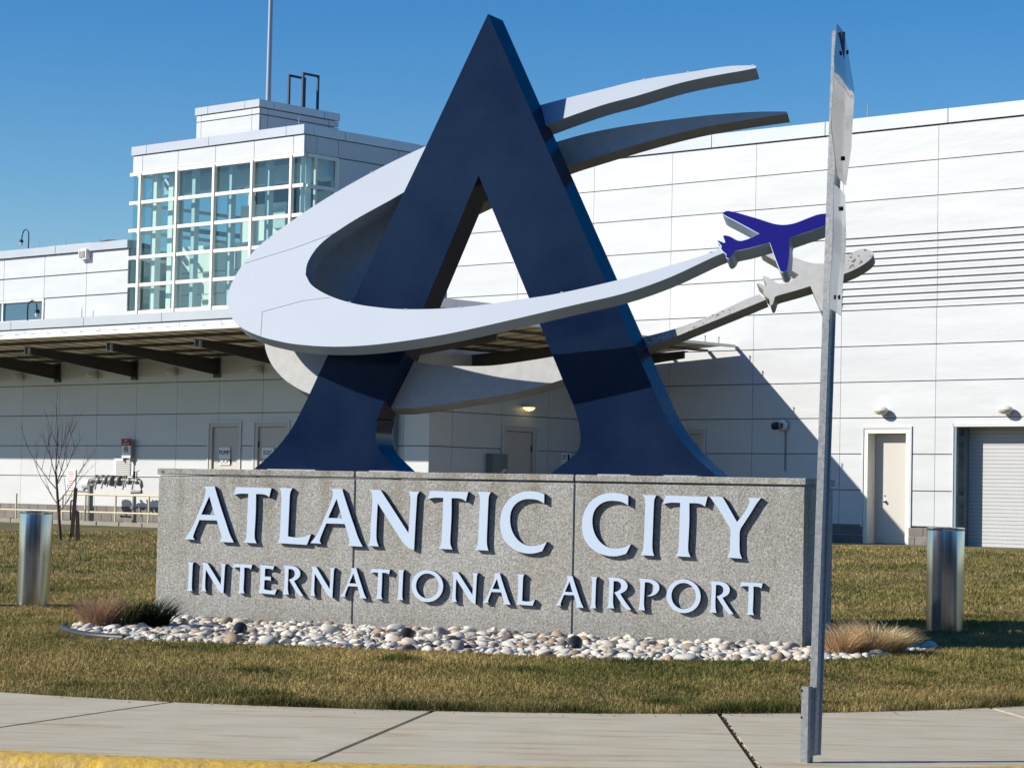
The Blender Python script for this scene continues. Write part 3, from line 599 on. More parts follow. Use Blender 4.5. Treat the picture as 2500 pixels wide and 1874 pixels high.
# roller shutter, recessed
sh = MB(); sh.box((RS[0]-.1, 43.3, .4), (RS[2], 43.4, 3.1)); sh.box((RS[0], 42.72, 2.975), (RS[2], 43.3, 3.05)); sh.box((RS[2]-.05, 42.72, .4), (RS[2]+.05, 43.3, 3.0)); shut = sh.obj('roller_shutter', M['joint'], bld)
sj = MB(); sj.box((RS[0]-.06, 42.68, .45), (RS[0], 43.3, 3.0)); sj.obj('jamb', M['int_blue'], shut, gp=bld)
tj = MB(); tj.box((RS[0]-.09, 42.665, .45), (RS[0]-.062, 42.72, 3.03)); tj.box((RS[0]-.09, 42.665, 2.96), (RS[2], 42.7, 3.03)); tj.obj('shutter_trim', M['panel'], shut, gp=bld)
for k in range(32):
    z0 = .47+k*.0785; piece('slat', shut, bld, ((RS[0]+RS[2])/2, 43.18, z0+.039), (RS[2]-RS[0]-.02, .03, .072), M['shutter'])
# intake louver
lv = MB(); lv.box((LV[0]-.04, 37.07, LV[1]-.04), (LV[2]+.04, 37.14, LV[3]+.04)); lv2 = lv.obj('louver', M['white'], bld)
for k in range(8): piece('slat', lv2, bld, ((LV[0]+LV[2])/2, 37.045, LV[1]+.03+k*.05), (.6, .03, .02), M['white'])
for k in range(7): piece('slot', lv2, bld, ((LV[0]+LV[2])/2, 37.064, LV[1]+.055+k*.05), (.6, .01, .022), M['joint'])
dp = MB(); dp.box((-37.28, 36.93, .5), (-37.02, 37.09, 4.3)); dp.obj('downpipe', M['int_blue'], bld)

# ------------------------------------------------------------------ canopy
can = thing('canopy', 'dark steel canopy with translucent roof panels wrapping the low block', 'canopy', FB, (-36, 35, 4.0))
dz = lambda t: 4.80-.058*t                    # t = distance in from the outer edge
E0w, E0u = 33.15, -31.95
pur = [.75, 1.85, 2.95, 3.80]
strips_ = [(.03, .78), (.78, 1.88), (1.88, 2.98), (2.98, 3.93)]
def quadbox(mb, P, th):
    up_ = (0, 0, th); mb.add([*P, *[(p[0], p[1], p[2]+th) for p in P]], [(0, 1, 2, 3), (7, 6, 5, 4), (0, 4, 5, 1), (1, 5, 6, 2), (2, 6, 7, 3), (3, 7, 4, 0)])
_sm = {}
def roofpanel(side, k, s):
    t0, t1 = s; key = (side, s)
    if key not in _sm:
        mb = MB(); c = (t0+t1)/2
        if side == 'F': P = [(0, t0-c, dz(t0)-dz(c)), (.612, t0-c, dz(t0)-dz(c)), (.612, t1-c, dz(t1)-dz(c)), (0, t1-c, dz(t1)-dz(c))]
        else: P = [(-(t0-c), 0, dz(t0)-dz(c)), (-(t0-c), .612, dz(t0)-dz(c)), (-(t1-c), .612, dz(t1)-dz(c)), (-(t1-c), 0, dz(t1)-dz(c))]
        quadbox(mb, P, .02); _sm[key] = (mb.mesh('roof_panel', M['fibre']), c)
    me, c = _sm[key]; o = bpy.data.objects.new('roof_panel', me); link(o, can)
    pos = (-36.1-.615*(k+1), E0w+c, dz(c)) if side == 'F' else (E0u-c, E0w+.615*k, dz(c))
    o.location = Vector(np.array(pos)-ORG[can.name])
for k in range(38):
    for s in strips_: roofpanel('F', k, s)
for k in range(15):
    for s in strips_: roofpanel('S', k, s)
def bar(mb, a, b_, w_, h_):                     # bar from a to b, top at given z, width w_, depth h_ down (h_ may be pair)
    a, b_ = Vector(a), Vector(b_); d = (b_-a); d.z = 0; d.normalize(); n = Vector((-d.y, d.x, 0))*w_/2; ha, hb = h_ if isinstance(h_, tuple) else (h_, h_)
    P = [a-n, a+n, a+n-Vector((0, 0, ha)), a-n-Vector((0, 0, ha)), b_-n, b_+n, b_+n-Vector((0, 0, hb)), b_-n-Vector((0, 0, hb))]
    mb.add(P, [(0, 1, 2, 3), (7, 6, 5, 4), (0, 4, 5, 1), (1, 5, 6, 2), (2, 6, 7, 3), (3, 7, 4, 0)])
for t in pur:
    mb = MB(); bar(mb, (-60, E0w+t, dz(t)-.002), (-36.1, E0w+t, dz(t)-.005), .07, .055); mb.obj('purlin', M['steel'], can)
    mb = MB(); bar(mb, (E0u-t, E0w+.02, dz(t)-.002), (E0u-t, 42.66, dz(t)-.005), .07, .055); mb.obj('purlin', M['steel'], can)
for u in [-36.93-3.125*k for k in range(8)]:
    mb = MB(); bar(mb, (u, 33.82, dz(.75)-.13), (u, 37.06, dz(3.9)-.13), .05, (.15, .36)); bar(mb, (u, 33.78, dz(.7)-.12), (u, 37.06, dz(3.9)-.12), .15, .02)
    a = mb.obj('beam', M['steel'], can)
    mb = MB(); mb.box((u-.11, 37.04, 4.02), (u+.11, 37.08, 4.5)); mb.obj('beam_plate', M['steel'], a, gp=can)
    mb = MB(); mb.box((u-.09, 33.79, dz(.75)-.29), (u-.065, 33.85, dz(.75)-.13)); mb.box((u+.065, 33.79, dz(.75)-.29), (u+.09, 33.85, dz(.75)-.13)); mb.obj('beam_flange', M['galv'], a, gp=can)
for w in (35.3, 38.4, 41.5):
    mb = MB(); bar(mb, (-32.45, w, dz(.75)-.13), (-36.02, w, dz(3.9)-.13), .05, (.15, .36)); bar(mb, (-32.4, w, dz(.7)-.12), (-36.02, w, dz(3.9)-.12), .15, .02); mb.obj('beam', M['steel'], can)
for k in range(38):                              # dark seam ribs under the deck
    u = -36.1-.615*k; mb = MB(); bar(mb, (u, E0w+.03, dz(.03)-.003), (u, 37.04, dz(3.89)-.003), .06, .004); mb.obj('seam_rib', M['steel'], can)
for k in range(15):
    w = E0w+.615*k; mb = MB(); bar(mb, (E0u-.03, w, dz(.03)-.003), (-36.02, w, dz(4.07)-.003), .06, .004); mb.obj('seam_rib', M['steel'], can)
mb = MB(); mb.box((-60, E0w-.05, 4.775), (-36.0, E0w+.02, 4.85)); mb.obj('canopy_edge', M['cream'], can)
mb = MB(); mb.box((-36.0, E0w-.05, 4.775), (E0u+.05, E0w+.02, 4.85)); mb.obj('canopy_edge', M['cream'], can)
mb = MB(); mb.box((E0u-.02, E0w+.02, 4.775), (E0u+.05, 42.66, 4.835)); mb.obj('canopy_edge', M['cream'], can)
for k in range(38):
    u = -36.1-.615*k; mb = MB(); t = 3.7
    mb.add([(u-.015, E0w+.03, dz(0)+.03), (u+.015, E0w+.03, dz(0)+.03), (u+.015, E0w+3.75, dz(3.75)+.03), (u-.015, E0w+3.75, dz(3.75)+.03),
            (u-.015, E0w+.03, dz(0)+.075), (u+.015, E0w+.03, dz(0)+.075), (u+.015, E0w+3.75, dz(3.75)+.36), (u-.015, E0w+3.75, dz(3.75)+.36)],
           [(0, 3, 2, 1), (4, 5, 6, 7), (0, 1, 5, 4), (1, 2, 6, 5), (2, 3, 7, 6), (3, 0, 4, 7)])
    mb.obj('roof_rib', M['galv'], can)
for w in (34.6, 36.6, 38.6, 40.4, 41.6, 42.1):
    mb = MB(); mb.tube([(E0u, w, 4.83), (E0u, w, 4.97)], .012, 6); mb.lathe((E0u, w, 4.95), (0, 0, 1), [(0, .02), (.03, .02), (.031, 0)], 8); mb.obj('snow_stud', M['galv'], can)

# ------------------------------------------------------------------ things fixed to or standing on the terminal
def wall_light(label, c, dirv, lit=False):
    """oval hooded wall pack; dirv = outward unit vector in (u,w)"""
    s = thing('wall_light', label, 'lamp', FB, c, 'hooded lamps along the terminal walls'); u, w, z = c; d = Vector((*dirv, 0)); t = Vector((-d.y, d.x, 0))
    def ell(mb, cc, a, b_, h, z0=-1., z1=1., n=14, m=8):
        vs = []; 
        for i in range(m+1):
            zz = z0+(z1-z0)*i/m; r = math.sqrt(max(0, 1-zz*zz))
            vs += [Vector(cc)+t*a*r*math.cos(2*math.pi*k/n)+d*b_*r*math.sin(2*math.pi*k/n)+Vector((0, 0, h*zz)) for k in range(n)]
        mb.add(vs, [(i*n+k, i*n+(k+1) % n, (i+1)*n+(k+1) % n, (i+1)*n+k) for i in range(m) for k in range(n)])
    o = Vector(c)+d*.13
    mb = MB(); ell(mb, o, .17, .14, .10, 0, 1); mb.obj('hood', M['white_pipe'], s, 50)
    mb = MB(); ell(mb, o, .155, .13, .085, -1, 0); mb.obj('lamp_lens', M['lit'] if lit else M['lens'], s, 50)
    p = Vector(c); mb = MB(); mb.lathe(p, d, [(0, .09), (.05, .09), (.06, .06), (.12, .05)], 12); mb.obj('back_plate', M['white_pipe'], s, 40)
    return s
def Bp(x, y, w): P = hit(x, y, BN, -w); return float(P@BD), w, float(P[2])
wall_light('unlit hooded wall light under the canopy at the far left edge', Bp(52, 920, 37.08), (0, -1))
wall_light('unlit hooded wall light under the canopy, above the bare sapling and first beam end', Bp(234, 915, 37.08), (0, -1))
wall_light('unlit hooded wall light under the canopy, above the red no smoking sign side', Bp(426, 908, 37.08), (0, -1))
wall_light('unlit hooded wall light under the canopy beside the left curve of the swoosh', Bp(634, 902, 37.08), (0, -1))
wall_light('lit yellow wall light above the shaded door seen between the legs of the letter', (-36.04, 40.2, 3.36), (1, 0), True)
wall_light('white wall light above the recessed door right of the sign post', (-27.93, 42.68, 3.30), (0, -1))
wall_light('faintly lit wall light above the grey roller shutter at the right edge', (-24.92, 42.68, 3.29), (0, -1), False)
# camera on the hall wall
s = thing('security_camera', 'round dark security camera on the shaded white wall left of the post', 'camera', FB, (-30.55, 42.68, 3.02))
mb = MB(); mb.lathe((-30.55, 42.68, 3.0), (0, -1, 0), [(0, .13), (.06, .13), (.1, .11), (.12, .07)], 18); mb.obj('camera_mount', M['white_pipe'], s, 40)
mb = MB(); mb.lathe((-30.6, 42.5, 3.0), (-.6, -.6, -.15), [(-.02, .085), (.08, .085), (.13, .05), (.131, 0)], 16); mb.obj('camera_lens', M['dark'], s, 40)
mb = MB(); mb.tube([(-30.5, 42.67, 2.9), (-30.5, 42.67, 2.0)], .012, 6); mb.obj('conduit', M['meter'], s)
# gooseneck camera masts
def goose(label, base, pts, head, cat='camera'):
    s = thing('camera_mast', label, cat, FB, base, 'gooseneck camera masts on the roofs'); mb = MB(); mb.tube(smooth3(pts), .022, 8); mb.obj('mast', M['frame_dark'], s, 60)
    mb = MB(); mb.lathe(head, (0, 0, -1), [(-.05, .02), (-.03, .07), (.05, .075), (.055, .065)], 14); h = mb.obj('camera_housing', M['frame_dark'], s, 50)
    mb = MB(); mb.lathe((head[0], head[1], head[2]-.05), (0, 0, -1), [(0, .06), (.06, .055), (.11, .03), (.12, 0)], 14); mb.obj('camera_dome', M['white_pipe'], s, 60)
def smooth3(pts, n=5):
    P = [np.array(p, float) for p in pts]; P = [2*P[0]-P[1]]+P+[2*P[-1]-P[-2]]; out = []
    for i in range(1, len(P)-2):
        for k in range(n):
            t = k/n; out.append(.5*((2*P[i])+(-P[i-1]+P[i+1])*t+(2*P[i-1]-5*P[i]+4*P[i+1]-P[i+2])*t*t+(-P[i-1]+3*P[i]-3*P[i+1]+P[i+2])*t**3))
    return out+[P[-2]]
goose('gooseneck camera mast standing on the low parapet in front of the strip window', (-51.25, 37.4, 5.66),
      [(-51.25, 37.4, 5.66), (-51.26, 37.4, 6.0), (-51.22, 37.4, 6.15), (-51.05, 37.4, 6.22), (-50.90, 37.4, 6.13), (-50.85, 37.4, 5.98)], (-50.84, 37.4, 5.93))
goose('gooseneck camera mast against the sky on the upper roof edge', (-68.05, 49.6, 9.64),
      [(-68.05, 49.6, 9.64), (-68.05, 49.6, 10.15), (-68.12, 49.6, 10.32), (-68.3, 49.6, 10.36), (-68.42, 49.6, 10.2), (-68.45, 49.6, 10.03)], (-68.47, 49.6, 9.98))
# lightning rods
def rod(label, p, h, r=.01):
    mb = MB(); mb.tube([p, (p[0], p[1], p[2]+h*.6), (p[0], p[1], p[2]+h)], [r, r, r*.35], 6); mb.lathe(p, (0, 0, 1), [(0, .03), (.03, .025), (.04, .012)], 8)
    o = mb.obj('lightning_rod', M['galv'], None, 40, FB, p); tag(o, label, 'rod', 'lightning rods on the roof edges')
for x, y, w, lb in [(199, 790, 37.35, 'taller lightning rod on the low parapet right of the gooseneck mast'), (227, 778, 37.7, 'short lightning rod on the low parapet below the dark scupper')]:
    u, w_, z = Bp(x, y, w); rod(lb, (u, w, 5.62), .36 if w < 37.5 else .3, .012)
for u, lb in [(-67.4, 'thin lightning rod on the upper roof edge right of the mast'), (-65.9, 'thin lightning rod behind the low roof unit'), (-64.0, 'thin lightning rod on the upper roof between scupper and tower')]: rod(lb, (u, 49.6, 9.6), .35)
rod('lightning rod at the front left corner of the tower roof', (-61.2, 49.6, 12.7), .35); rod('lightning rod on the tower roof below the antenna frames', (-54.2, 49.6, 12.7), .38, .014); rod('lightning rod on tower roof in front of the penthouse wall', (-60.0, 49.65, 12.7), .35, .014)
rod('lightning rod on the left end of the penthouse roof', (-60.7, 51.6, 14.25), .3); rod('lightning rod on the right end of the penthouse roof', (-58.3, 54.2, 14.25), .3)
rod('lightning rod on the shaded tower side roof', (-53.85, 55.2, 12.7), .35); rod('lightning rod on the tower side roof touching the letter edge', (-53.85, 58.0, 12.7), .35)
rod('lightning rod on the hall roof edge right of the tall sign', (-28.6, 42.9, 9.65), .40, .014); rod('lightning rod on the hall roof edge under the swoosh tip', (-33.1, 42.9, 9.65), .34, .012)
# roof unit on upper block
rt_ = thing('roof_unit', 'low pale rooftop unit with dark curved top above the upper wall', 'roof unit', FB, (-66, 51, 9.4))
mb = MB(); mb.box((-68.8, 51.0, 9.3), (-66.3, 52.5, 9.93)); mb.obj('unit_casing', M['white'], rt_)
for k in range(9): piece('fin', rt_, rt_, (-68.6+.26*k, 50.98, 9.84), (.12, .02, .06), M['pipe'])
mb = MB(); vs = []
for i in range(9): a = math.pi*i/8; vs += [(-65.4-1.0*math.cos(a), 51.0, 9.3+.68*math.sin(a)**.5), (-65.4-1.0*math.cos(a), 52.4, 9.3+.68*math.sin(a)**.5)]
mb.add(vs, [(2*i, 2*i+1, 2*i+3, 2*i+2) for i in range(8)]+[tuple(2*i for i in range(9)), tuple(2*i+1 for i in range(9))]); mb.obj('curved_hood', M['frame_dark'], rt_)
# antenna frames on the penthouse
def frame_(label, w0, w1, z1, u, bot):
    mb = MB(); t = .035; z0 = 14.0 if not bot else 14.17
    mb.box((u, w0, 14.0), (u+2*t, w0+2*t, z1)); mb.box((u, w1-2*t, 14.0), (u+2*t, w1, z1)); mb.box((u, w0+2*t, z1-2*t), (u+2*t, w1-2*t, z1))
    if bot: mb.box((u, w0+2*t, z0), (u+2*t, w1-2*t, z0+2*t))
    o = mb.obj('roof_frame', M['frame_dark'], None, None, FB, (u, w0, 14.0)); tag(o, label, 'frame', 'open rectangular frames on the penthouse roof')
def Sp(x, y, u): P = hit(x, y, BD, u); return float(-(P@BN)), float(P[2])
a0, za = Sp(703, 182, -58.9); a1, _ = Sp(744, 190, -58.9); frame_('lower open steel frame on the penthouse roof, nearer the flagpole', a0, a1, za+.0, -58.9, False)
a0, za = Sp(737, 177, -58.35); a1, _ = Sp(777, 185, -58.35); frame_('taller closed steel frame on the penthouse roof edge, right of the other', a0, a1, za, -58.35, True)
# flagpole behind the tower
P = hit(655, 240, FB.ay, 64.0); pu, pz = float(P@BD), float(P[2])
fp = thing('flagpole', 'tall grey flagpole rising behind the stair tower', 'flagpole', FB, (pu, 64, .4)); mb = MB(); mb.tube([(pu, 64, .4), (pu, 64, 14), (pu, 64, 26)], [.15, .125, .07], 18); mb.obj('pole', M['flagpole'], fp, 60)
mb = MB(); mb.lathe((pu, 64, 26), (0, 0, 1), [(0, .07), (.05, .12), (.15, .15), (.25, .12), (.3, 0)], 14); mb.obj('finial', M['flagpole'], fp, 60)
# meter cabinet, safety notice
s = thing('meter_cabinet', 'grey electric meter cabinet on the shaded wall left of the door', 'cabinet', FB, (-36.0, 39.2, .9))
mb = MB(); mb.box((-36.05, 38.95, .9), (-35.85, 39.45, 2.27)); mb.obj('cabinet_body', M['meter'], s)
mb = MB(); mb.lathe((-35.85, 39.28, 1.85), (1, 0, 0), [(0, .085), (.07, .085), (.08, .07), (.081, 0)], 16); mb.obj('meter_dial', M['lens'], s, 40)
mb = MB(); mb.box((-35.76, 39.25, 1.83), (-35.755, 39.31, 1.86)); mb.obj('meter_readout', M['dark'], s)
s = thing('wall_sign', 'square pale notice with black pictograms beside the right leg of the letter', 'sign', FB, (-36.04, 41.66, 1.85))
mb = MB(); mb.box((-36.045, 41.49, 1.78), (-36.03, 41.83, 2.37)); mb.obj('sign_board', M['white'], s)
for (w0, z0, w1, z1) in [(41.54, 2.22, 41.66, 2.24), (41.54, 2.28, 41.68, 2.30), (41.73, 2.17, 41.79, 2.33), (41.55, 1.95, 41.62, 2.1), (41.7, 1.98, 41.79, 2.0), (41.7, 2.04, 41.79, 2.06)]:
    mb = MB(); mb.box((-36.03, w0, z0), (-36.026, w1, z1)); mb.obj('pictogram', M['black_print'], s)
# no smoking sign on the left wall
s = thing('no_smoking_sign', 'tall red and white no smoking sign on the wall above the louver', 'sign', FB, (-46.42, 36.9, 2.05))
mb = MB(); mb.box((-46.58, 36.96, 2.08), (-46.24, 36.975, 2.38)); mb.obj('sign_board', M['white'], s)
mb = MB(); mb.box((-46.60, 36.955, 2.385), (-46.24, 36.975, 2.555)); mb.obj('red_header', M['redp'], s)
mb = MB(); mb.tube([(-46.41+.07*math.cos(a), 36.955, 2.29+.07*math.sin(a)) for a in np.linspace(0, 2*math.pi, 17)], .009, 5, cap=False); mb.tube([(-46.36, 36.955, 2.24), (-46.46, 36.955, 2.34)], .008, 5); mb.obj('prohibition_ring', M['redp'], s)
mb = MB(); mb.box((-46.45, 36.952, 2.28), (-46.37, 36.957, 2.295)); mb.obj('cigarette_mark', M['black_print'], s)
put_text('NO', .07, s, (-46.42, 36.951, 2.505), M['white'], gp=s); put_text('SMOKING', .055, s, (-46.42, 36.951, 2.425), M['white'], gp=s)
mb = MB(); mb.box((-46.56, 36.975, 1.98), (-46.53, 37.09, 2.5)); mb.box((-46.3, 36.975, 1.98), (-46.27, 37.09, 2.5)); mb.obj('bracket', M['galv'], s)
s = thing('printed_notice', 'white notice with red lines of print behind the bare sapling', 'sign', FB, (-48.73, 37.06, 1.2))
mb = MB(); mb.box((-48.92, 37.07, 1.25), (-48.57, 37.085, 1.78)); mb.obj('sign_board', M['white'], s)
for k in range(8): piece('print_line', s, s, (-48.75+.02*((k*7) % 3-1), 37.066, 1.72-k*.058), (.26-.03*(k % 3), .004, .016), M['redp'])

# apron strips, kerb blocks and railing
b = MB(); b.box((-75, 34.6, .2), (-31, 37.1, .47)); o = b.obj('path', M['apron'], None, None, FB, (-50, 36, .47)); o['kind'] = 'structure'
b = MB(); b.box((-31, 38.7, .2), (-12, 42.9, .462)); o = b.obj('pavement', M['apron'], None, None, FB, (-28, 40, .46)); o['kind'] = 'structure'
cb = thing('edging_blocks', 'row of pale concrete blocks along the lawn edge below the railing', 'kerb', FB, (-46, 34.5, .4))
for k in range(28): piece('kerb_block', cb, cb, (-49.5+.42*k, 34.5+.01*math.sin(k*3), .465+.006*math.sin(k*5)), (.40, .16, .14), M['apron'])
rl = thing('railing', 'cream yellow tubular handrail in front of the pipework', 'railing', FB, (-45, 35.3, .47))
mb = MB(); mb.tube([(-46.6, 35.3, 1.155), (-42, 35.3, 1.155), (-38, 35.3, 1.155)], .024, 8); mb.obj('top_rail', M['rail'], rl, 60)
mb = MB(); mb.tube([(-50.6, 35.3, .735), (-42, 35.3, .735), (-38, 35.3, .735)], .02, 8); mb.obj('mid_rail', M['rail'], rl, 60)
mb = MB(); mb.tube(smooth3([(-46.7, 35.3, 1.14), (-46.35, 35.3, 1.13), (-46.26, 35.3, 1.05), (-46.24, 35.3, .8), (-46.24, 35.3, .48)]), .022, 8); mb.obj('rail_return', M['rail'], rl, 60)
for u in (-48.6, -46.72, -45.82, -44.66, -43.42, -42.2, -41): mb = MB(); mb.tube([(u, 35.3, .47), (u, 35.3, 1.14)], .024, 8); mb.obj('post', M['rail'], rl, 60)
# backflow pipework
pw = thing('pipework', 'grey backflow preventer pipework standing behind the railing', 'pipes', FB, (-45.8, 36.2, .47))
mb = MB(); mb.tube([(-46.8, 36.2, .47), (-46.8, 36.2, 1.38), (-46.78, 36.2, 1.48), (-46.68, 36.2, 1.52), (-46.5, 36.2, 1.52)], [.07, .07, .06, .055, .05], 12); mb.tube([(-46.8, 36.2, .47), (-46.8, 36.2, .85)], .10, 12); mb.obj('riser_pipe', M['pipe'], pw, 50)
mb = MB(); mb.tube([(-46.5, 36.2, 1.52), (-44.95, 36.2, 1.52), (-44.85, 36.2, 1.48), (-44.82, 36.2, 1.38), (-44.82, 36.2, 1.24), (-45.2, 36.2, 1.23)], [.045, .045, .045, .045, .042, .04], 12); mb.obj('main_pipe', M['pipe'], pw, 50)
for u, r in [(-46.2, .11), (-45.95, .14), (-45.68, .13), (-45.3, .09), (-46.5, .09), (-45.0, .08)]:
    mb = MB(); mb.lathe((u-.08, 36.2, 1.5), (1, 0, 0), [(0, .03), (.02, r*.8), (.06, r), (.12, r), (.16, r*.8), (.18, .03)], 14); mb.obj('valve_body', M['pipe'], pw, 50)
mb = MB()
for u in (-46.58, -46.33, -46.12, -45.8, -45.5, -45.42, -45.15): mb.tube([(u, 36.2, 1.5), (u+.02, 36.15, 1.5-.10-.12*abs(math.sin(u*9)))], .022, 8); mb.lathe((u, 36.2, 1.56), (0, 0, 1), [(0, .03), (.05, .03), (.06, .05), (.08, .05), (.081, 0)], 10)
mb.obj('test_cocks', M['pipe'], pw, 50)
for u in (-45.12, -45.02): mb = MB(); mb.tube([(u, 36.2, 1.5), (u, 36.2, 1.74)]+([(u+.08, 36.2, 1.75)] if u > -45.1 else []), .014 if u > -45.1 else .03, 8); mb.obj('valve_stem', M['dark'], pw, 50)
mb = MB(); mb.lathe((-47.05, 36.3, 1.42), (1, 0, 0), [(-.16, .02), (-.14, .13), (0, .15), (.14, .13), (.15, .02)], 16); mb.obj('pressure_tank', M['white_pipe'], pw, 50)
mb = MB(); mb.tube([(-47.35, 36.2, 1.23), (-46.85, 36.2, 1.22)], .022, 8); mb.tube([(-47.1, 36.2, 1.22), (-47.1, 36.3, 1.35)], .03, 8); mb.obj('side_pipe', M['pipe'], pw, 50)
mb = MB(); mb.lathe((-45.15, 36.25, .47), (0, 0, 1), [(0, .05), (.35, .05), (.36, .09), (.42, .09), (.45, .05), (.7, .045)], 12); mb.obj('stand_pipe', M['pipe'], pw, 50)
s = thing('yard_hydrant', 'black curved-neck standpipe at the end of the railing', 'pipe', FB, (-45.95, 35.0, .47)); mb = MB()
mb.tube(smooth3([(-46.0, 35.0, .47), (-46.0, 35.0, .9), (-45.98, 35.0, .99), (-45.9, 35.0, 1.0), (-45.86, 35.0, .92)]), .02, 8); mb.obj('neck_pipe', M['dark'], s, 60)

# ================================================================== MONUMENT
mon = thing('monument_sign', 'long grey exposed-aggregate plinth reading ATLANTIC CITY INTERNATIONAL AIRPORT', 'sign', FM, (-9.23, .36, .12))
S0, S1, SD = -12.335, -6.127, .72
ZC = 1.405                                     # joint between cap and body
core = MB(); core.box((S0+.012, .012, -.1), (S1-.012, SD-.012, ZC+.0)); core.obj('core', M['joint'], mon)
sj = [S0, -10.265, -8.15, S1]; g = .008
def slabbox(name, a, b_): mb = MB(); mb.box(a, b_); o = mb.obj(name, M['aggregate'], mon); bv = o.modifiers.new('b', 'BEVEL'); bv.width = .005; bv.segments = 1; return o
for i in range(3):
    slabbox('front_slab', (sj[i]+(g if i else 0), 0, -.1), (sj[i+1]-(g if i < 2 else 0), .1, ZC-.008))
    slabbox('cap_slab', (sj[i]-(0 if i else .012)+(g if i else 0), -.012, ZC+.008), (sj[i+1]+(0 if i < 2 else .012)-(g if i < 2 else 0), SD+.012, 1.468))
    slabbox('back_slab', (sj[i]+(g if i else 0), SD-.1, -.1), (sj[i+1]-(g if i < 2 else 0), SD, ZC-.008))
slabbox('end_slab', (S1-.1, .108, -.1), (S1, SD-.108, ZC-.008)); slabbox('end_slab', (S0, .108, -.1), (S0+.1, SD-.108, ZC-.008))
lh = MB(); lh.lathe((S0+.05, -.0125, 1.437), (0, -1, 0), [(0, .010), (.001, .010), (.0012, 0)], 10); lh.obj('lifting_hole', M['dark'], mon)

# letters (outlines traced by hand in letter space, flared strokes)
def gl_(pts, k=1): return [(p[0]/4.252, -p[1]/4.252) for p in pts]
def gl3(pts): return [(p[0]/3.685, -p[1]/3.685) for p in pts]
GL = {}
GL['A'] = [gl_([(360, 155), (468, 155), (482, 205), (540, 380), (600, 550), (635, 650), (682, 742), (538, 740), (550, 712), (549, 670), (500, 514), (318, 514), (275, 630), (257, 690), (262, 710), (275, 725), (166, 722), (215, 650), (260, 560), (300, 450), (345, 335), (373, 235), (374, 190)]), gl_([(415, 258), (474, 458), (335, 456)])]
GL['T'] = [gl_([(688, 163), (1055, 168), (1035, 263), (1000, 240), (950, 232), (898, 233), (900, 400), (896, 560), (893, 650), (898, 705), (917, 748), (783, 745), (805, 700), (811, 640), (813, 560), (815, 400), (818, 232), (750, 231), (700, 238), (665, 252)])]
GL['L'] = [gl_([(1140, 170), (1272, 173), (1252, 220), (1247, 290), (1245, 400), (1241, 600), (1240, 682), (1300, 690), (1350, 690), (1410, 680), (1478, 652), (1438, 765), (1135, 756), (1150, 710), (1156, 640), (1158, 550), (1160, 400), (1162, 290), (1158, 225)])]
GL['N'] = [gl_([(118, 188), (232, 191), (533, 638), (540, 500), (545, 330), (543, 250), (522, 198), (634, 200), (615, 245), (611, 320), (604, 500), (598, 700), (595, 813), (540, 795), (480, 740), (435, 678), (205, 330), (200, 500), (198, 640), (203, 725), (226, 788), (117, 785), (131, 735), (136, 640), (143, 450), (148, 310), (142, 235)])]
GL['I'] = [gl_([(1226, 212), (1376, 214), (1355, 258), (1350, 340), (1346, 500), (1342, 700), (1347, 770), (1364, 820), (1214, 818), (1238, 768), (1246, 690), (1252, 500), (1256, 330), (1250, 255)])]
GL['C'] = [gl_([(1930, 232), (1870, 214), (1800, 207), (1720, 212), (1640, 240), (1560, 300), (1503, 390), (1480, 480), (1478, 580), (1500, 680), (1550, 752), (1620, 808), (1700, 840), (1780, 850), (1850, 843), (1920, 820), (1965, 725), (1915, 750), (1855, 767), (1790, 771), (1720, 752), (1660, 708), (1612, 640), (1585, 560), (1580, 470), (1598, 395), (1640, 337), (1700, 300), (1770, 287), (1850, 293), (1895, 310), (1930, 332)])]
GL['Y'] = [gl3([(1388, 232), (1505, 237), (1545, 300), (1640, 460), (1700, 380), (1738, 310), (1750, 268), (1736, 238), (1850, 240), (1812, 290), (1762, 376), (1700, 475), (1668, 535), (1665, 620), (1666, 700), (1672, 745), (1690, 788), (1558, 782), (1575, 735), (1580, 690), (1581, 620), (1582, 535), (1550, 472), (1480, 360), (1430, 290)])]
GL['R'] = [gl3([(472, 945), (560, 946), (610, 960), (638, 988), (648, 1020), (640, 1050), (618, 1072), (585, 1092), (605, 1125), (645, 1185), (685, 1236), (640, 1234), (608, 1198), (570, 1140), (533, 1083), (560, 1070), (584, 1050), (592, 1020), (583, 992), (560, 978), (525, 977), (524, 1050), (522, 1140), (524, 1190), (534, 1230), (470, 1228), (480, 1195), (484, 1140), (487, 1050), (487, 995), (483, 965)])]
GL['P'] = [gl3([(750, 958), (830, 960), (890, 972), (925, 997), (938, 1033), (928, 1068), (900, 1096), (860, 1112), (825, 1113), (860, 1096), (880, 1070), (887, 1038), (877, 1008), (848, 991), (807, 989), (804, 1060), (801, 1150), (802, 1200), (811, 1242), (749, 1240), (759, 1205), (763, 1140), (765, 1040), (762, 985)])]
GL['E'] = [gl_([(930, 965), (1082, 975), (1070, 1015), (1035, 1004), (988, 1004), (986, 1090), (1048, 1090), (1052, 1135), (1030, 1127), (985, 1128), (982, 1228), (1040, 1238), (1080, 1234), (1117, 1220), (1095, 1280), (925, 1270), (935, 1228), (939, 1150), (942, 1060), (940, 1000)])]
el = lambda cx, cy, rx, ry: [(cx+rx*math.cos(a), cy+ry*math.sin(a)) for a in np.linspace(0, 2*math.pi, 36, endpoint=False)]
GL['O'] = [gl3(el(1155, 1117, 152, 151)), gl3(el(1156, 1116, 109, 118))]
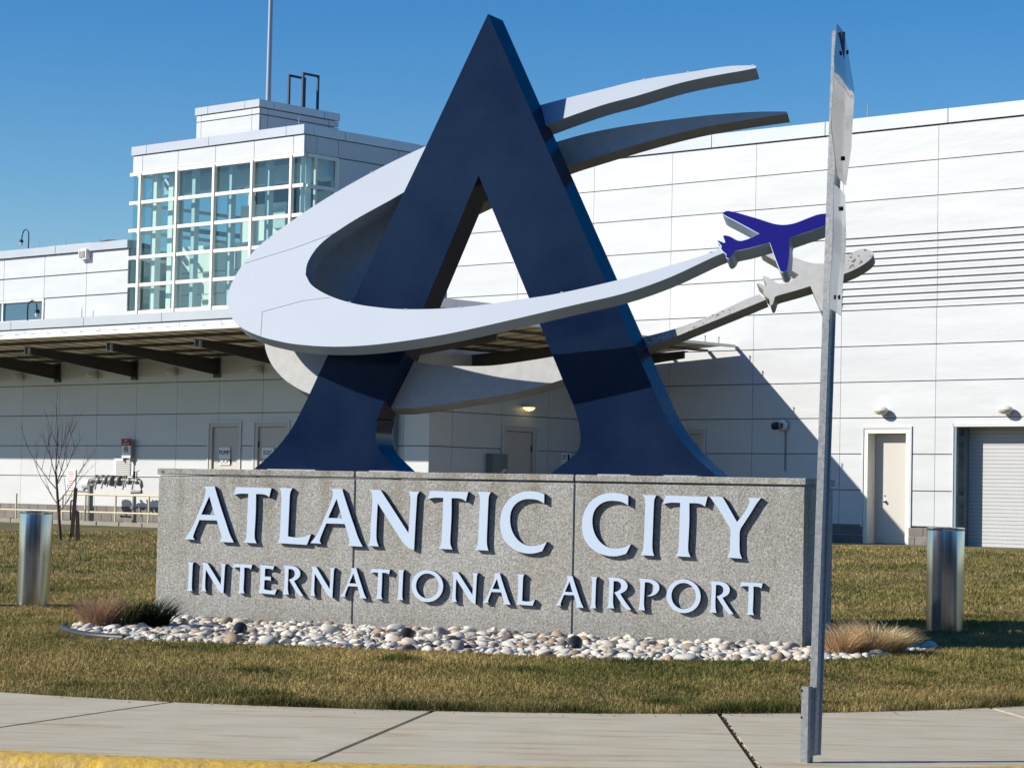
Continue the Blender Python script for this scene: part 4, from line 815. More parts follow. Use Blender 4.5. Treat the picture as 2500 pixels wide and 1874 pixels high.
def place_letter(ch, xl, xr, zb, zc, row):
    lp = [smooth_poly(l, 38, 3) if ch != 'O' else [np.array(p) for p in l] for l in GL[ch]]
    a = np.array(lp[0]); x0, x1, y0, y1 = a[:, 0].min(), a[:, 0].max(), a[:, 1].min(), a[:, 1].max()
    ym = 1200 if row == 0 else 1420
    sl = float(hit(xl, ym, MN, MK)@MD); sr = float(hit(xr, ym, MN, MK)@MD)
    ov = .012*(zc-zb) if ch in 'ET' else 0
    if ch in 'CO': zb, zc = zb-.018*(zc-zb)*1.6, zc+.018*(zc-zb)*1.4
    if ch == 'N': zb = zb-.03*(zc-zb)
    f = lambda p: (sl+(p[0]-x0)/(x1-x0)*(sr-sl), 0., zb+(p[1]-y0)/(y1-y0)*(zc-zb))
    D = .040
    loops = [[(q[0], -D, q[2]) for q in map(f, l)] for l in lp]
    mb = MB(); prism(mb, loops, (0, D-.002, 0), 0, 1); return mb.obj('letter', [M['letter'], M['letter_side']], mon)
for ch, a, c in [('A', 459.5, 579.9), ('T', 576.4, 668.1), ('L', 686.9, 767.6), ('A', 766.9, 893.9), ('N', 907.8, 1028.6), ('T', 1049.3, 1148.1), ('I', 1168, 1203.4), ('C', 1227.6, 1342.1),
                 ('C', 1427, 1547.2), ('I', 1571.1, 1606.9), ('T', 1623.2, 1731.8), ('Y', 1736.7, 1862)]: place_letter(ch, a, c, .812, 1.31, 0)
for ch, a, c in [('I', 462.5, 477.4), ('N', 497.6, 556.4), ('T', 572.9, 620.4), ('E', 637.5, 682.2), ('R', 696.3, 747.2), ('N', 763.8, 822.2), ('A', 837.4, 900.9), ('T', 909.4, 956.9), ('I', 974.7, 991.5), ('O', 1010, 1087.4),
                 ('N', 1108.1, 1171.6), ('A', 1185.7, 1252.8), ('L', 1266.9, 1311.6), ('A', 1362.2, 1430.6), ('I', 1446.3, 1462.3), ('R', 1487.5, 1547.2), ('P', 1563.5, 1614.5), ('O', 1632.2, 1715.5), ('R', 1737.2, 1796.5), ('T', 1810.5, 1866.1)]: place_letter(ch, a, c, .362, .622, 1)

# ================================================================== SCULPTURE
scu = thing('sculpture', 'tall navy blue letter A with white swooshes and two aeroplanes on the plinth', 'sculpture', FM, (-9.2, .36, 1.468))
def toM(P): P = np.array(P); return (float(P@MD), float(-(P@MN)+MK), float(P[2]))
AK = -18.25
def onA(x, y): return toM(hit(x, y, MN, AK))
outer = [[(1191.3, 34.4)], [(1041, 354.6)], [(925, 597)], [(799, 869.5), (777.3, 914.8), (755.6, 961.8), (737.5, 998), (712.2, 1045), (679.6, 1088.4), (643.4, 1124.6), (619, 1145)],
         [(976.5, 1151), (953.3, 1128.5), (933, 1108.2), (921.7, 1090), (917.8, 1072), (918.3, 1049.4), (924.5, 1024), (940, 976)], [(1168.5, 428.7)],
         [(1372.8, 924.9), (1392, 967.8), (1405.6, 1006), (1413.5, 1035.6), (1416.9, 1065), (1415.2, 1087.6), (1408, 1103.4), (1394, 1117), (1373.9, 1133), (1344, 1156)],
         [(1749, 1162), (1724.3, 1139.6), (1692.6, 1110.2), (1649.7, 1058.2), (1622.5, 1008.5), (1588.6, 936.2)]]
flat = [p for seg in outer for p in seg]
pts = smooth_poly(flat, 24, 3); pts = [onA(*p) for p in pts]; pts = [(p[0], p[1], max(p[2], 1.47)) for p in pts]
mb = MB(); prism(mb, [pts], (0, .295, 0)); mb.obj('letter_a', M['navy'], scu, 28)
for (a, c) in [(-11.25, -10.75), (-10.2, -9.93), (-8.0, -7.7), (-7.4, -7.1)]:
    mb = MB(); mb.box((a, .12, 1.466), (c, .56, 1.478)); mb.obj('foot_strip', M['alum'], scu)  # thin bright metal strips at the letter's feet
# swooshes: two thick plates on leaning parallel planes (back vector bv)
def leaning(x, y, off, yaw, tilt):
    """plane through the point seen over (x, y), off metres behind the letter's front; yaw, tilt = dY/dX, dY/dZ"""
    P = hit(x, y, MN, AK-off); n = np.array([-yaw, 1., -tilt]); n /= np.linalg.norm(n); return n, float(n@P)
PL1 = leaning(1175, 797, -.64, -.586, .55)     # front swoosh: in front of the legs, its top arm runs behind the apex
PL2 = leaning(1150, 975, .20, -.440, .175)       # rear swoosh: behind the letter throughout
EXT = np.array([.24, .92, -.31]); EXT /= np.linalg.norm(EXT)
bloc = np.array([EXT@MD, -(EXT@MN), EXT[2]])
K1, K2 = 1, 2; TK = .20
def onP(x, y, k):
    n, c = PL1 if k < 1.5 else PL2; e = k-round(k); P = hit(x, y, n, c); return toM(P+EXT*e)
def plate(name, path, k, thick, mats, parent=scu, ang=30, n=4, smooth=32):
    pts = [onP(*p, k) for p in smooth_poly(path, ang, n)]; mb = MB(); prism(mb, [pts], tuple(bloc*thick), 0, 1); return mb.obj(name, mats, parent, smooth)
sw1 = [(1844.7, 160), (1790.4, 161), (1743.4, 166.4), (1700, 173.7), (1573, 193.6), (1475.3, 217.1), (1316, 257.6), (1170, 303), (1038.1, 357.4), (907.8, 420.7), (770.3, 500.3), (654.6, 581.7), (607.5, 626.9), (571.3, 679.4), (554.5, 726), (559.2, 759.9), (571.9, 783.4), (595, 803), (635.2, 820.5), (671.4, 830.5), (725.6, 840.4), (817, 846), (925.6, 839.9), (1070.3, 818.9), (1215, 788.1), (1399.9, 744.7), (1525.6, 715.3), (1634.2, 677.3), (1735.5, 630.2), (1774, 614),
       (1759, 600), (1735.5, 616.5), (1598, 659.2), (1500.3, 685.6), (1373.7, 714.2), (1287.4, 728.4), (1124.6, 750.1), (990.7, 754.8), (907.5, 748.3), (853.3, 738.2), (802.6, 721.2), (762, 697), (746, 670.5), (750.1, 643.4), (768, 612), (792, 587), (825, 563), (878.9, 529.2), (951.2, 489.4), (987.4, 468.5), (1100, 407), (1220, 352), (1337.8, 303.9), (1464.4, 258.7), (1551.2, 235.2), (1641.7, 208), (1700, 193.6), (1765, 181), (1808.5, 173.7), (1846, 166)]
r1 = plate('swoosh', sw1, K1, TK, [M['pale'], M['sidepale']])
sw2 = [(1920, 272.5), (1844.7, 273.2), (1772.4, 277.9), (1700, 284.7), (1551.2, 303.9), (1442.7, 323.8), (1355.9, 347.3), (1200, 394), (1038, 440), (950, 480), (870, 525), (800, 575), (740, 635), (690, 700), (657, 770), (646, 835), (658.7, 881.1), (682.2, 913.7), (707.6, 935.4), (754.6, 960.7), (850, 988), (974.5, 996.2), (1034.2, 992.5), (1142.7, 976.3), (1257.3, 957.6), (1371.8, 926.7), (1480, 885), (1577.9, 846.5), (1637.5, 825.8), (1706.2, 798.3), (1816, 753.5), (1870, 731),
       (1853.9, 718.3), (1816, 732.6), (1778, 750.6), (1706, 782), (1637.5, 805.2), (1566.5, 823.5), (1450, 851), (1348.9, 870.5), (1255, 885.4), (1197.7, 892.3), (1140.4, 893.4), (1083, 891), (1021.2, 883.1), (950, 856), (898, 815), (876, 770), (872, 730), (895, 680), (960, 620), (1060, 556), (1170, 500), (1280, 450), (1383, 407), (1478.9, 376.3), (1587.4, 343.7), (1700, 314.8), (1808.5, 294.9), (1880, 284), (1923, 278)]
r2 = plate('swoosh', sw2, K2, TK*.8, [M['flaking'], M['grey_edge']])
r2['label'] = 'rear grey-white swoosh with flaking paint'; r1['label'] = 'front pale blue-white swoosh'
c8 = lambda P: [(1740+x/5.267, 500+y/5.267) for x, y in P]
pl1 = c8([(130, 120), (165, 92), (205, 88), (300, 105), (420, 140), (560, 180), (700, 225), (800, 255), (900, 266), (980, 260), (1060, 243), (1150, 210), (1250, 170), (1350, 135), (1430, 122), (1500, 122), (1550, 140), (1575, 175), (1560, 210), (1510, 245), (1440, 275), (1300, 325), (1150, 375), (1000, 428), (985, 470), (985, 560), (975, 700), (958, 820), (940, 855), (900, 870), (872, 855), (850, 800), (800, 670), (735, 486), (600, 525), (450, 565), (290, 600), (268, 630), (240, 672), (205, 696), (178, 685), (180, 640), (150, 618), (115, 580), (112, 560), (118, 540), (95, 505), (62, 468), (85, 470), (150, 498), (165, 488), (150, 450), (135, 412), (152, 400), (200, 408), (245, 425), (290, 452), (340, 470), (400, 465), (500, 430), (603, 380), (480, 312), (300, 215), (170, 148)])
a1 = plate('aeroplane', pl1, K1-.012, TK+.012, [M['blue'], M['trim']], ang=48, n=3, smooth=30)
a1['label'] = 'ultramarine aeroplane at the tip of the front swoosh'
# pale trim just proud of the blue face: slightly larger plate behind the face
cen = np.mean(np.array(pl1), axis=0)
def offset(poly, d):
    P = [np.array(p) for p in poly]; n = len(P); ar = sum(P[i][0]*P[(i+1) % n][1]-P[(i+1) % n][0]*P[i][1] for i in range(n)); s = 1 if ar > 0 else -1; out = []
    for i in range(n):
        a = P[i]-P[i-1]; b_ = P[(i+1) % n]-P[i]; na = np.array([a[1], -a[0]])/np.linalg.norm(a)*s; nb = np.array([b_[1], -b_[0]])/np.linalg.norm(b_)*s; m_ = na+nb; l = np.linalg.norm(m_); m_ = m_/max(l, .6)
        out.append(tuple(P[i]+m_*d))
    return out
tr1 = plate('trim_edge', offset(pl1, 1.1), K1-.006, TK+.0, [M['letter'], M['sidepale']], ang=48, n=3, smooth=30); 
pl2 = c8([(565, 1015), (600, 1013), (650, 1038), (692, 1046), (690, 1020), (658, 975), (640, 938), (662, 920), (700, 930), (760, 965), (820, 1003), (870, 1020), (930, 1015), (1000, 985), (1060, 950), (1110, 905), (1030, 857), (900, 782), (760, 700), (620, 620), (600, 590), (630, 568), (720, 578), (860, 622), (960, 655), (1035, 680), (1100, 702), (1200, 735), (1300, 757), (1400, 762), (1490, 750), (1600, 710), (1700, 665), (1810, 612), (1880, 585), (1945, 575), (2010, 585), (2058, 605), (2066, 640), (2045, 685), (2000, 730), (1900, 798), (1800, 850), (1695, 893), (1600, 930), (1500, 965), (1472, 1000), (1462, 1200), (1452, 1330), (1430, 1372), (1395, 1365), (1370, 1320), (1330, 1220), (1258, 1050), (1100, 1098), (950, 1140), (815, 1180), (795, 1215), (775, 1275), (755, 1300), (735, 1288), (733, 1235), (722, 1210), (690, 1190), (650, 1145), (655, 1110), (620, 1068)])
a2 = plate('aeroplane', pl2, K2-.01, TK*.8+.01, [M['flaking'], M['grey_edge']], ang=48, n=3, smooth=30)
a2['label'] = 'speckled grey-white aeroplane at the tip of the rear swoosh'
for (x, y) in [(908, 421), (655, 582), (853, 738), (990.7, 755), (1125, 750), (1372, 714), (1573, 193.5), (1680, 176), (1838, 160), (1735, 616)]:
    p = onP(x, y, K1); mb = MB(); mb.box((p[0]-.012, p[1]-.004, p[2]-.006), (p[0]+.012, p[1]+.02, p[2]+.006)); mb.obj('clip', M['pale'], scu)
def seam(P):
    mb = MB(); q = [onP(*p, K1-.0015) for p in P]; mb.tube(q, .0025, 4); mb.obj('seam', M['sidepale'], scu)
seam([(597, 643), (720, 605), (817, 569)]); seam([(640, 761), (740, 734), (806, 726)]); seam([(640, 761), (636, 822)])

# ================================================================== STONE BED, PLANTS, SPOTLIGHTS
bedw = [(-3.62, 19.9), (-3.5, 19.05), (-3.28, 18.5), (-3.0, 18.1), (-2.6, 18.05), (-2.1, 18.0), (-1.5, 17.85), (-.9, 17.62), (0, 17.32), (.6, 17.2), (1.1, 17.18), (1.8, 17.3), (2.3, 17.5), (2.7, 17.9), (3.05, 18.45), (3.5, 19.25), (3.3, 19.75), (2.95, 19.7), (2.35, 18.95)]
def fm(s, d): p = FM.world((s, d, 0)); return (p[0], p[1])
bedw += [fm(S0-.02, -.0)] + [(-3.35, 21.2), (-3.6, 20.6)]
def inpoly(x, y, P):
    c = False; n = len(P)
    for i in range(n):
        x1, y1 = P[i]; x2, y2 = P[i-1]
        if (y1 > y) != (y2 > y) and x < (x2-x1)*(y-y1)/(y2-y1)+x1: c = not c
    return c
bedmb = MB(); tri = tessellate_polygon([[Vector((x, y, 0)) for x, y in bedw]])
bedmb.add([(x, y, gz(x, y)+.012) for x, y in bedw], [tuple(t) for t in tri]); bed = bedmb.obj('stone_bed', M['soil'], None, None, FW, (0, 18.5, .12)); bed['kind'] = 'structure'; ORG[bed.name] = np.array([0, 18.5, .12])
variants = []
for k in range(14):
    bm = bmesh.new(); bmesh.ops.create_icosphere(bm, subdivisions=2, radius=1)
    ax = Vector((random.uniform(.75, 1.3), random.uniform(.55, .85), random.uniform(.38, .62))); ph = [random.uniform(0, 6) for _ in range(6)]
    for v in bm.verts:
        c = v.co; f = 1+.16*math.sin(2.1*c.x+ph[0])+.14*math.sin(2.7*c.y+ph[1])+.13*math.sin(3.3*c.z+ph[2])+.12*math.sin(5*c.x*c.y+ph[3])
        v.co = Vector((c.x*ax.x, c.y*ax.y, c.z*ax.z))*f
    me = bpy.data.meshes.new('stone'); bm.to_mesh(me); bm.free(); me.polygons.foreach_set('use_smooth', [True]*len(me.polygons))
    for m in range(1): me.materials.append(STONES[[0, 0, 1, 3, 0, 2, 1, 3, 4, 0, 5, 0, 1, 3][k]])
    variants.append(me)
front = lambda x, y: (np.array([x, y, 0])@MN)-MK       # >0 in front of the plinth
SPOTS = [(-2.14, 18.95), (-.79, 18.62), (.52, 18.0)]
cand = []; tries = 0
cell = {}
def okspot(x, y, r):
    for i in range(int(x*8)-2, int(x*8)+3):
        for j in range(int(y*8)-2, int(y*8)+3):
            for (a, b_, q) in cell.get((i, j), ()):
                if (a-x)**2+(b_-y)**2 < ((r+q)*.66)**2: return False
    return True
while tries < 26000:
    tries += 1; x = random.uniform(-3.8, 3.6); y = random.uniform(17.1, 21.8)
    if not inpoly(x, y, bedw): continue
    s_, d_ = float(np.array([x, y, 0])@MD), -(front(x, y))
    if front(x, y) < .03 and S0-.03 < s_ < S1+.03: continue
    r = random.choice([.024, .030, .036, .042, .048, .056, .068])*random.uniform(.85, 1.15)
    if random.random() < .03: r = .088
    if any((x-a)**2+(y-c)**2 < .09**2 for a, c in SPOTS): continue
    if okspot(x, y, r): cand.append((x, y, r)); cell.setdefault((int(x*8), int(y*8)), []).append((x, y, r))
cand.sort(key=lambda c: -c[2]/(c[1]))
def bedh(x, y):
    f = front(x, y); s_ = float(np.array([x, y, 0])@MD)
    return gz(x, y)+.012+(.0*max(0, 1-abs(f-.12)/1.3) if S0-.4 < s_ < S1 else .0)
rest = []
def stone_at(x, y, r, hh): return (x, y, hh)
allst = []
for (x, y, r) in cand:
    allst.append((x, y, bedh(x, y)+r*.08, r))
# a second layer heaped against the plinth
for _ in range(300):
    x = random.uniform(-3.2, 2.4); y = random.uniform(17.3, 21.6)
    if not inpoly(x, y, bedw) or not (.06 < front(x, y) < .75): continue
    r = random.uniform(.032, .075)
    if any((x-a)**2+(y-c)**2 < .12**2 for a, c in SPOTS): continue
    allst.append((x, y, bedh(x, y)+r*.08+.016, r))
allst.sort(key=lambda c: -c[3]/c[1])
for i, (x, y, z, r) in enumerate(allst):
    me = random.choice(variants); rot = (random.uniform(-.5, .5), random.uniform(-.5, .5), random.uniform(0, 6.28))
    if i < 300:
        o = bpy.data.objects.new('stone', me); link(o, bed); o.location = (x, y-18.5, z-.12); o.rotation_euler = rot; o.scale = (r, r, r)
    else: rest.append((me, Matrix.LocRotScale(Vector((x, y-18.5, z-.12)), Matrix.Rotation(rot[2], 3, 'Z').to_quaternion(), Vector((r, r, r)))))
bm = bmesh.new(); mats_ = STONES; off = 0; vs = []; fs = []; mi = []
for me, mx in rest:
    k = len(vs); vs += [tuple(mx@v.co) for v in me.vertices]; idx = STONES.index(me.materials[0])
    for p in me.polygons: fs.append(tuple(k+i for i in p.vertices)); mi.append(idx)
me = bpy.data.meshes.new('stone_fill'); me.from_pydata(vs, [], fs); [me.materials.append(m) for m in STONES]; me.polygons.foreach_set('material_index', mi); me.polygons.foreach_set('use_smooth', [True]*len(fs))
o = bpy.data.objects.new('stone_fill', me); link(o, bed); o['kind'] = 'stuff'
ed = [(-3.62, 19.6), (-3.59, 19.3), (-3.5, 19.02), (-3.4, 18.74), (-3.26, 18.46), (-3.1, 18.27), (-2.9, 18.14)]
mb = MB(); mb.tube(smooth3([(x-.03, y-.03, gz(x, y)+.03) for x, y in ed]), .028, 8); o = mb.obj('bed_edging', M['edging'], None, 60, FW, (-3.5, 19, .1)); tag(o, 'black plastic edging curling round the left end of the stone bed', 'edging')
names = ['left', 'middle', 'right']
for (x, y), lb in zip(SPOTS, ['black ground spotlight in the stones below the letters NT of INTERNATIONAL', 'black ground spotlight in the stones below the letters TI, with an ochre stone in front', 'black ground spotlight in the stones at the right plinth joint']):
    z = bedh(x, y)-.005; s = thing('ground_spotlight', lb, 'spotlight', FW, (x, y, z-.03), 'black spotlights aimed at the lettering')
    d = Vector((.12, .75, .42)).normalized(); c = Vector((x, y, z+.05))
    mb = MB(); mb.lathe(c-d*.09, d, [(0, .0), (.001, .042), (.012, .052), (.05, .054), (.13, .056), (.135, .045), (.14, .05), (.14, 0)], 18); mb.obj('lamp_housing', M['dark'], s, 40)
    mb = MB(); mb.lathe(c-d*.115, d, [(0, 0), (.004, .019), (.03, .022)], 10); mb.obj('cable_gland', M['galv'], s, 40)
    mb = MB(); mb.tube([(x, y, z-.08), (x, y, z+.03)], .016, 8); mb.obj('stake', M['dark'], s)

def tuft(name, label, c, rx, ry, h, n, cols, droop, cat, seed, lean=(0, 0), wid=.006, group=None):
    rng = np.random.default_rng(seed); vs = []; fs = []; cl = []
    for i in range(n):
        a = rng.uniform(0, 2*math.pi); q = math.sqrt(rng.uniform(0, 1)); bx, by = c[0]+rx*q*math.cos(a)*.62, c[1]+ry*q*math.sin(a)*.62
        az = a+rng.normal(0, .7); L_ = h*rng.uniform(.55, 1.15); out = droop*rng.uniform(.4, 1.2)*(.35+q)
        p = np.array([bx, by, gz(bx, by)]); dirv = np.array([math.cos(az)*out+lean[0], math.sin(az)*out+lean[1], 1.]); dirv /= np.linalg.norm(dirv)
        side = np.array([-math.sin(az+rng.normal(0, 1)), math.cos(az), 0]); w_ = wid*rng.uniform(.6, 1.3); k = len(vs); segs = 4
        for s_ in range(segs+1):
            t = s_/segs; ww = w_*(1-t*.85); vs += [tuple(p-side*ww/2), tuple(p+side*ww/2)]; p = p+dirv*L_/segs
            dirv = dirv+np.array([math.cos(az)*droop*.28, math.sin(az)*droop*.28, -.30*droop]); dirv /= np.linalg.norm(dirv)
        for s_ in range(segs): fs.append((k+2*s_, k+2*s_+1, k+2*s_+3, k+2*s_+2))
        cc = np.array(cols[rng.integers(len(cols))])*rng.uniform(.75, 1.2); cl += [cc]*(2*(segs+1))
    me = bpy.data.meshes.new(name); o_ = np.array([c[0], c[1], gz(c[0], c[1])]); me.from_pydata([tuple(np.array(v)-o_) for v in vs], [], fs)
    at = me.attributes.new('col', 'FLOAT_COLOR', 'POINT'); at.data.foreach_set('color', np.hstack([np.array(cl), np.ones((len(cl), 1))]).ravel()); me.materials.append(M['blade'])
    o = bpy.data.objects.new(name, me); link(o); o.location = o_; tag(o, label, cat, group); return o
tuft('dormant_grass_clump', 'reddish brown dormant grass clump at the left end of the stones', (-3.40, 19.75), .20, .2, .29, 1500, [(.46, .28, .17), (.54, .36, .23), (.34, .20, .13), (.60, .45, .30)], .42, 'plant', 3, wid=.007)
tuft('dark_green_clump', 'dark green strappy plant beside the brown clump in the stones', (-3.02, 19.9), .24, .2, .31, 600, [(.012, .022, .010), (.02, .035, .012), (.03, .045, .014)], .55, 'plant', 4, wid=.014)
tuft('olive_grass_clump', 'pale olive dry stems between the brown clump and the dark plant', (-3.2, 19.75), .15, .15, .38, 240, [(.30, .26, .12), (.22, .22, .08), (.14, .16, .05)], .35, 'plant', 5, wid=.007)
tuft('straw_grass_clump', 'windswept straw coloured ornamental grass right of the post', (2.86, 18.5), .34, .26, .30, 2300, [(.74, .60, .34), (.66, .52, .28), (.84, .72, .46), (.50, .35, .19)], .6, 'plant', 6, lean=(.25, 0), wid=.0075)
tuft('straw_grass_clump', 'small rusty grass tuft just right of the plinth corner', (2.58, 18.25), .15, .15, .26, 700, [(.62, .42, .23), (.52, .33, .18), (.72, .55, .34)], .5, 'plant', 8, lean=(.1, 0), wid=.0065)
tuft('weed', 'small green weed sprouting among the white stones', (-2.72, 18.35), .06, .06, .12, 60, [(.05, .11, .02), (.08, .15, .03)], .9, 'plant', 9, wid=.012)

# ================================================================== LAWN BLADES
def grass():
    rng = np.random.default_rng(11)
    ctrl = []
    def field(X, Y, s, seed):
        r = np.random.default_rng(seed); out = np.zeros_like(X)
        for _ in range(9):
            a = r.uniform(0, 6.28); k = r.uniform(.5, 1.8)*s; out += np.sin(k*(X*math.cos(a)+Y*math.sin(a)*.8)+r.uniform(0, 6.28))
        return out/3.0
    P = []
    zones = [(13.8, 17.5, 5200), (17.5, 20, 3300), (20, 24, 2000), (24, 30, 900), (30, 38, 420), (38, 50, 230)]
    for y0, y1, den in zones:
        xm = .232*y1+.3; n = int((y1-y0)*2*xm*den); X = rng.uniform(-xm, xm, n); Y = rng.uniform(y0, y1, n); P.append(np.stack([X, Y], 1))
    P = np.concatenate(P); X, Y = P[:, 0], P[:, 1]
    ybv = np.where(np.abs(X-CX) <= 4.2, CY-np.sqrt(np.maximum(RB**2-np.minimum(np.abs(X-CX), 4.2)**2, 0)), CY-math.sqrt(RB**2-4.2**2)+(np.abs(X-CX)-4.2)*4.2/math.sqrt(RB**2-4.2**2))
    wv = X*(-BN[0])+Y*(-BN[1]); uv_ = X*BD[0]+Y*BD[1]; sv = X*MD[0]+Y*MD[1]; fv = X*MN[0]+Y*MN[1]-MK
    keep = (Y > ybv-.01+rng.normal(0, .012, len(X))) & (wv < np.where(uv_ < -31, 34.4, 38.7)) & ~((sv > S0) & (sv < S1) & (fv < 0) & (fv > -SD))
    # bed polygon test, vectorised
    c = np.zeros(len(X), bool); n = len(bedw)
    for i in range(n):
        x1, y1 = bedw[i]; x2, y2 = bedw[i-1]
        if y1 == y2: continue
        t = ((y1 > Y) != (y2 > Y)) & (X < (x2-x1)*(Y-y1)/(y2-y1)+x1); c ^= t
    keep &= ~c
    # thin out a line behind the left bollard
    X, Y, ybv, wv = X[keep], Y[keep], ybv[keep], wv[keep]
    d = np.clip((Y-ybv)/3.6, 0, 1); Zg = .10*(d*d*(3-2*d))+np.maximum(0, np.minimum(wv, 36)-17.2)*.0197
    n = len(X); g1 = field(X, Y, 1.6, 1)+.6*field(X, Y, 6, 2)+rng.normal(0, .45, n); edge = np.clip(np.exp(-np.maximum(Y-ybv, 0)/.30)*(.75+.6*field(X, Y, 7, 8)), 0, 1)*(X > -1.9)
    g2 = field(X, Y, 3.2, 5)
    clump = np.clip(field(X, Y, 9, 21)-.9, 0, 1); tan = np.clip(.66+.30*g1-.75*edge-.9*clump, .0, 1)
    base = np.array([.40, .30, .115])[None]*tan[:, None]+np.array([.115, .135, .028])[None]*(1-tan[:, None])
    base *= (rng.uniform(.6, 1.35, n)*(1+.10*g2)*(1-.55*edge)*(1-.3*clump))[:, None]
    L_ = rng.uniform(.022, .050, n)*(1+.9*edge+.5*clump)*(1+.15*g2)*np.where(Y > 24, 1.15, 1.); wd_ = rng.uniform(.0035, .0062, n)*np.interp(Y, [14, 20, 30, 45], [1, 1.25, 2.2, 3.4])
    az = rng.uniform(0, 2*math.pi, n); tl = rng.uniform(.15, .95, n); az2 = rng.uniform(0, 2*math.pi, n)
    dx, dy = np.cos(az)*tl, np.sin(az)*tl; sx, sy = np.cos(az2)*wd_/2, np.sin(az2)*wd_/2
    V = np.zeros((n, 5, 3)); b0 = np.stack([X, Y, Zg-.004], 1)
    mid = b0+np.stack([dx*L_*.5, dy*L_*.5, L_*.62], 1); tip = b0+np.stack([dx*L_*1.3, dy*L_*1.3, L_*(1.05-.35*tl)], 1); s3 = np.stack([sx, sy, 0*sx], 1)
    V[:, 0] = b0-s3; V[:, 1] = b0+s3; V[:, 2] = mid+s3*.8; V[:, 3] = mid-s3*.8; V[:, 4] = tip
    base_i = (np.arange(n)*5)[:, None]
    loops = np.concatenate([base_i+np.array([0, 1, 2, 3]), base_i+np.array([3, 2, 4])], 1).ravel().astype(np.int32)
    starts = (np.arange(n)[:, None]*7+np.array([0, 4])).ravel().astype(np.int32)
    me = bpy.data.meshes.new('grass'); me.vertices.add(n*5); me.vertices.foreach_set('co', (V-np.array([0, 18, .1])).ravel().astype(np.float32))
    me.loops.add(n*7); me.loops.foreach_set('vertex_index', loops); me.polygons.add(n*2); me.polygons.foreach_set('loop_start', starts); me.update(calc_edges=True)
    at = me.attributes.new('col', 'FLOAT_COLOR', 'POINT'); cc = np.ones((n, 5, 4)); cc[:, :, :3] = base[:, None, :]; at.data.foreach_set('color', cc.ravel().astype(np.float32))
    me.materials.append(M['blade']); o = bpy.data.objects.new('grass', me); link(o); o.location = (0, 18, .1); o['kind'] = 'stuff'; tag(o, 'short winter grass, half tan and half green, covering the lawn', 'grass')
    print('blades', n)
grass()
def litter():
    rng = np.random.default_rng(31); mb = MB(); cl = []
    for i in range(900):
        if i < 420:
            x, y = rng.uniform(-3.5, 3.2), rng.uniform(17.3, 20.6)
            if not inpoly(x, y, bedw) or front(x, y) < .02: continue
            z = bedh(x, y)+rng.uniform(.01, .05)
        elif i < 760: x = rng.uniform(-3.6, 3.8); y = yb(x)+abs(rng.normal(0, 1.6)); z = gz(x, y)+.03
        else: x = rng.uniform(-2.8, 3.3); y = yb(x)-abs(rng.normal(0, .12)); z = .004
        s_ = rng.uniform(.006, .020)*(.55 if i >= 760 else 1); a = rng.uniform(0, 6.28); c, d = math.cos(a)*s_, math.sin(a)*s_; h = rng.uniform(-.4, .4)*s_
        k = len(mb.v); mb.add([(x-c, y-d, z), (x+d*.5, y-c*.5, z+h+.003), (x+c, y+d, z+h), (x-d*.5, y+c*.5, z+.004)], [(0, 1, 2), (0, 2, 3)])
        cc = np.array([(.16, .09, .045), (.24, .15, .08), (.09, .055, .03), (.32, .24, .14)][rng.integers(4)]); cl += [cc]*4
    o = mb.obj('leaf_litter', M['blade'], None, None, FW, (0, 18, .1)); at = o.data.attributes.new('col', 'FLOAT_COLOR', 'POINT')
    at.data.foreach_set('color', np.hstack([np.array(cl), np.ones((len(cl), 1))]).ravel()); o['kind'] = 'stuff'; tag(o, 'scattered dead leaf crumbs on the stones, lawn and sidewalk edge', 'litter')
litter()
mb = MB(); pts_ = [(-5.6, 22.75), (-4.9, 22.85), (-4.2, 23.1), (-3.6, 23.4), (-3.1, 23.7)]  # thin dark strip laid across the lawn
mb.tube(smooth3([(x, y, gz(x, y)+.012) for x, y in pts_]), .026, 6); o = mb.obj('lawn_strip', M['edging'], None, 60, FW, (-4.3, 23, .12)); tag(o, 'thin dark strip crossing the lawn behind the left bollard', 'edging')

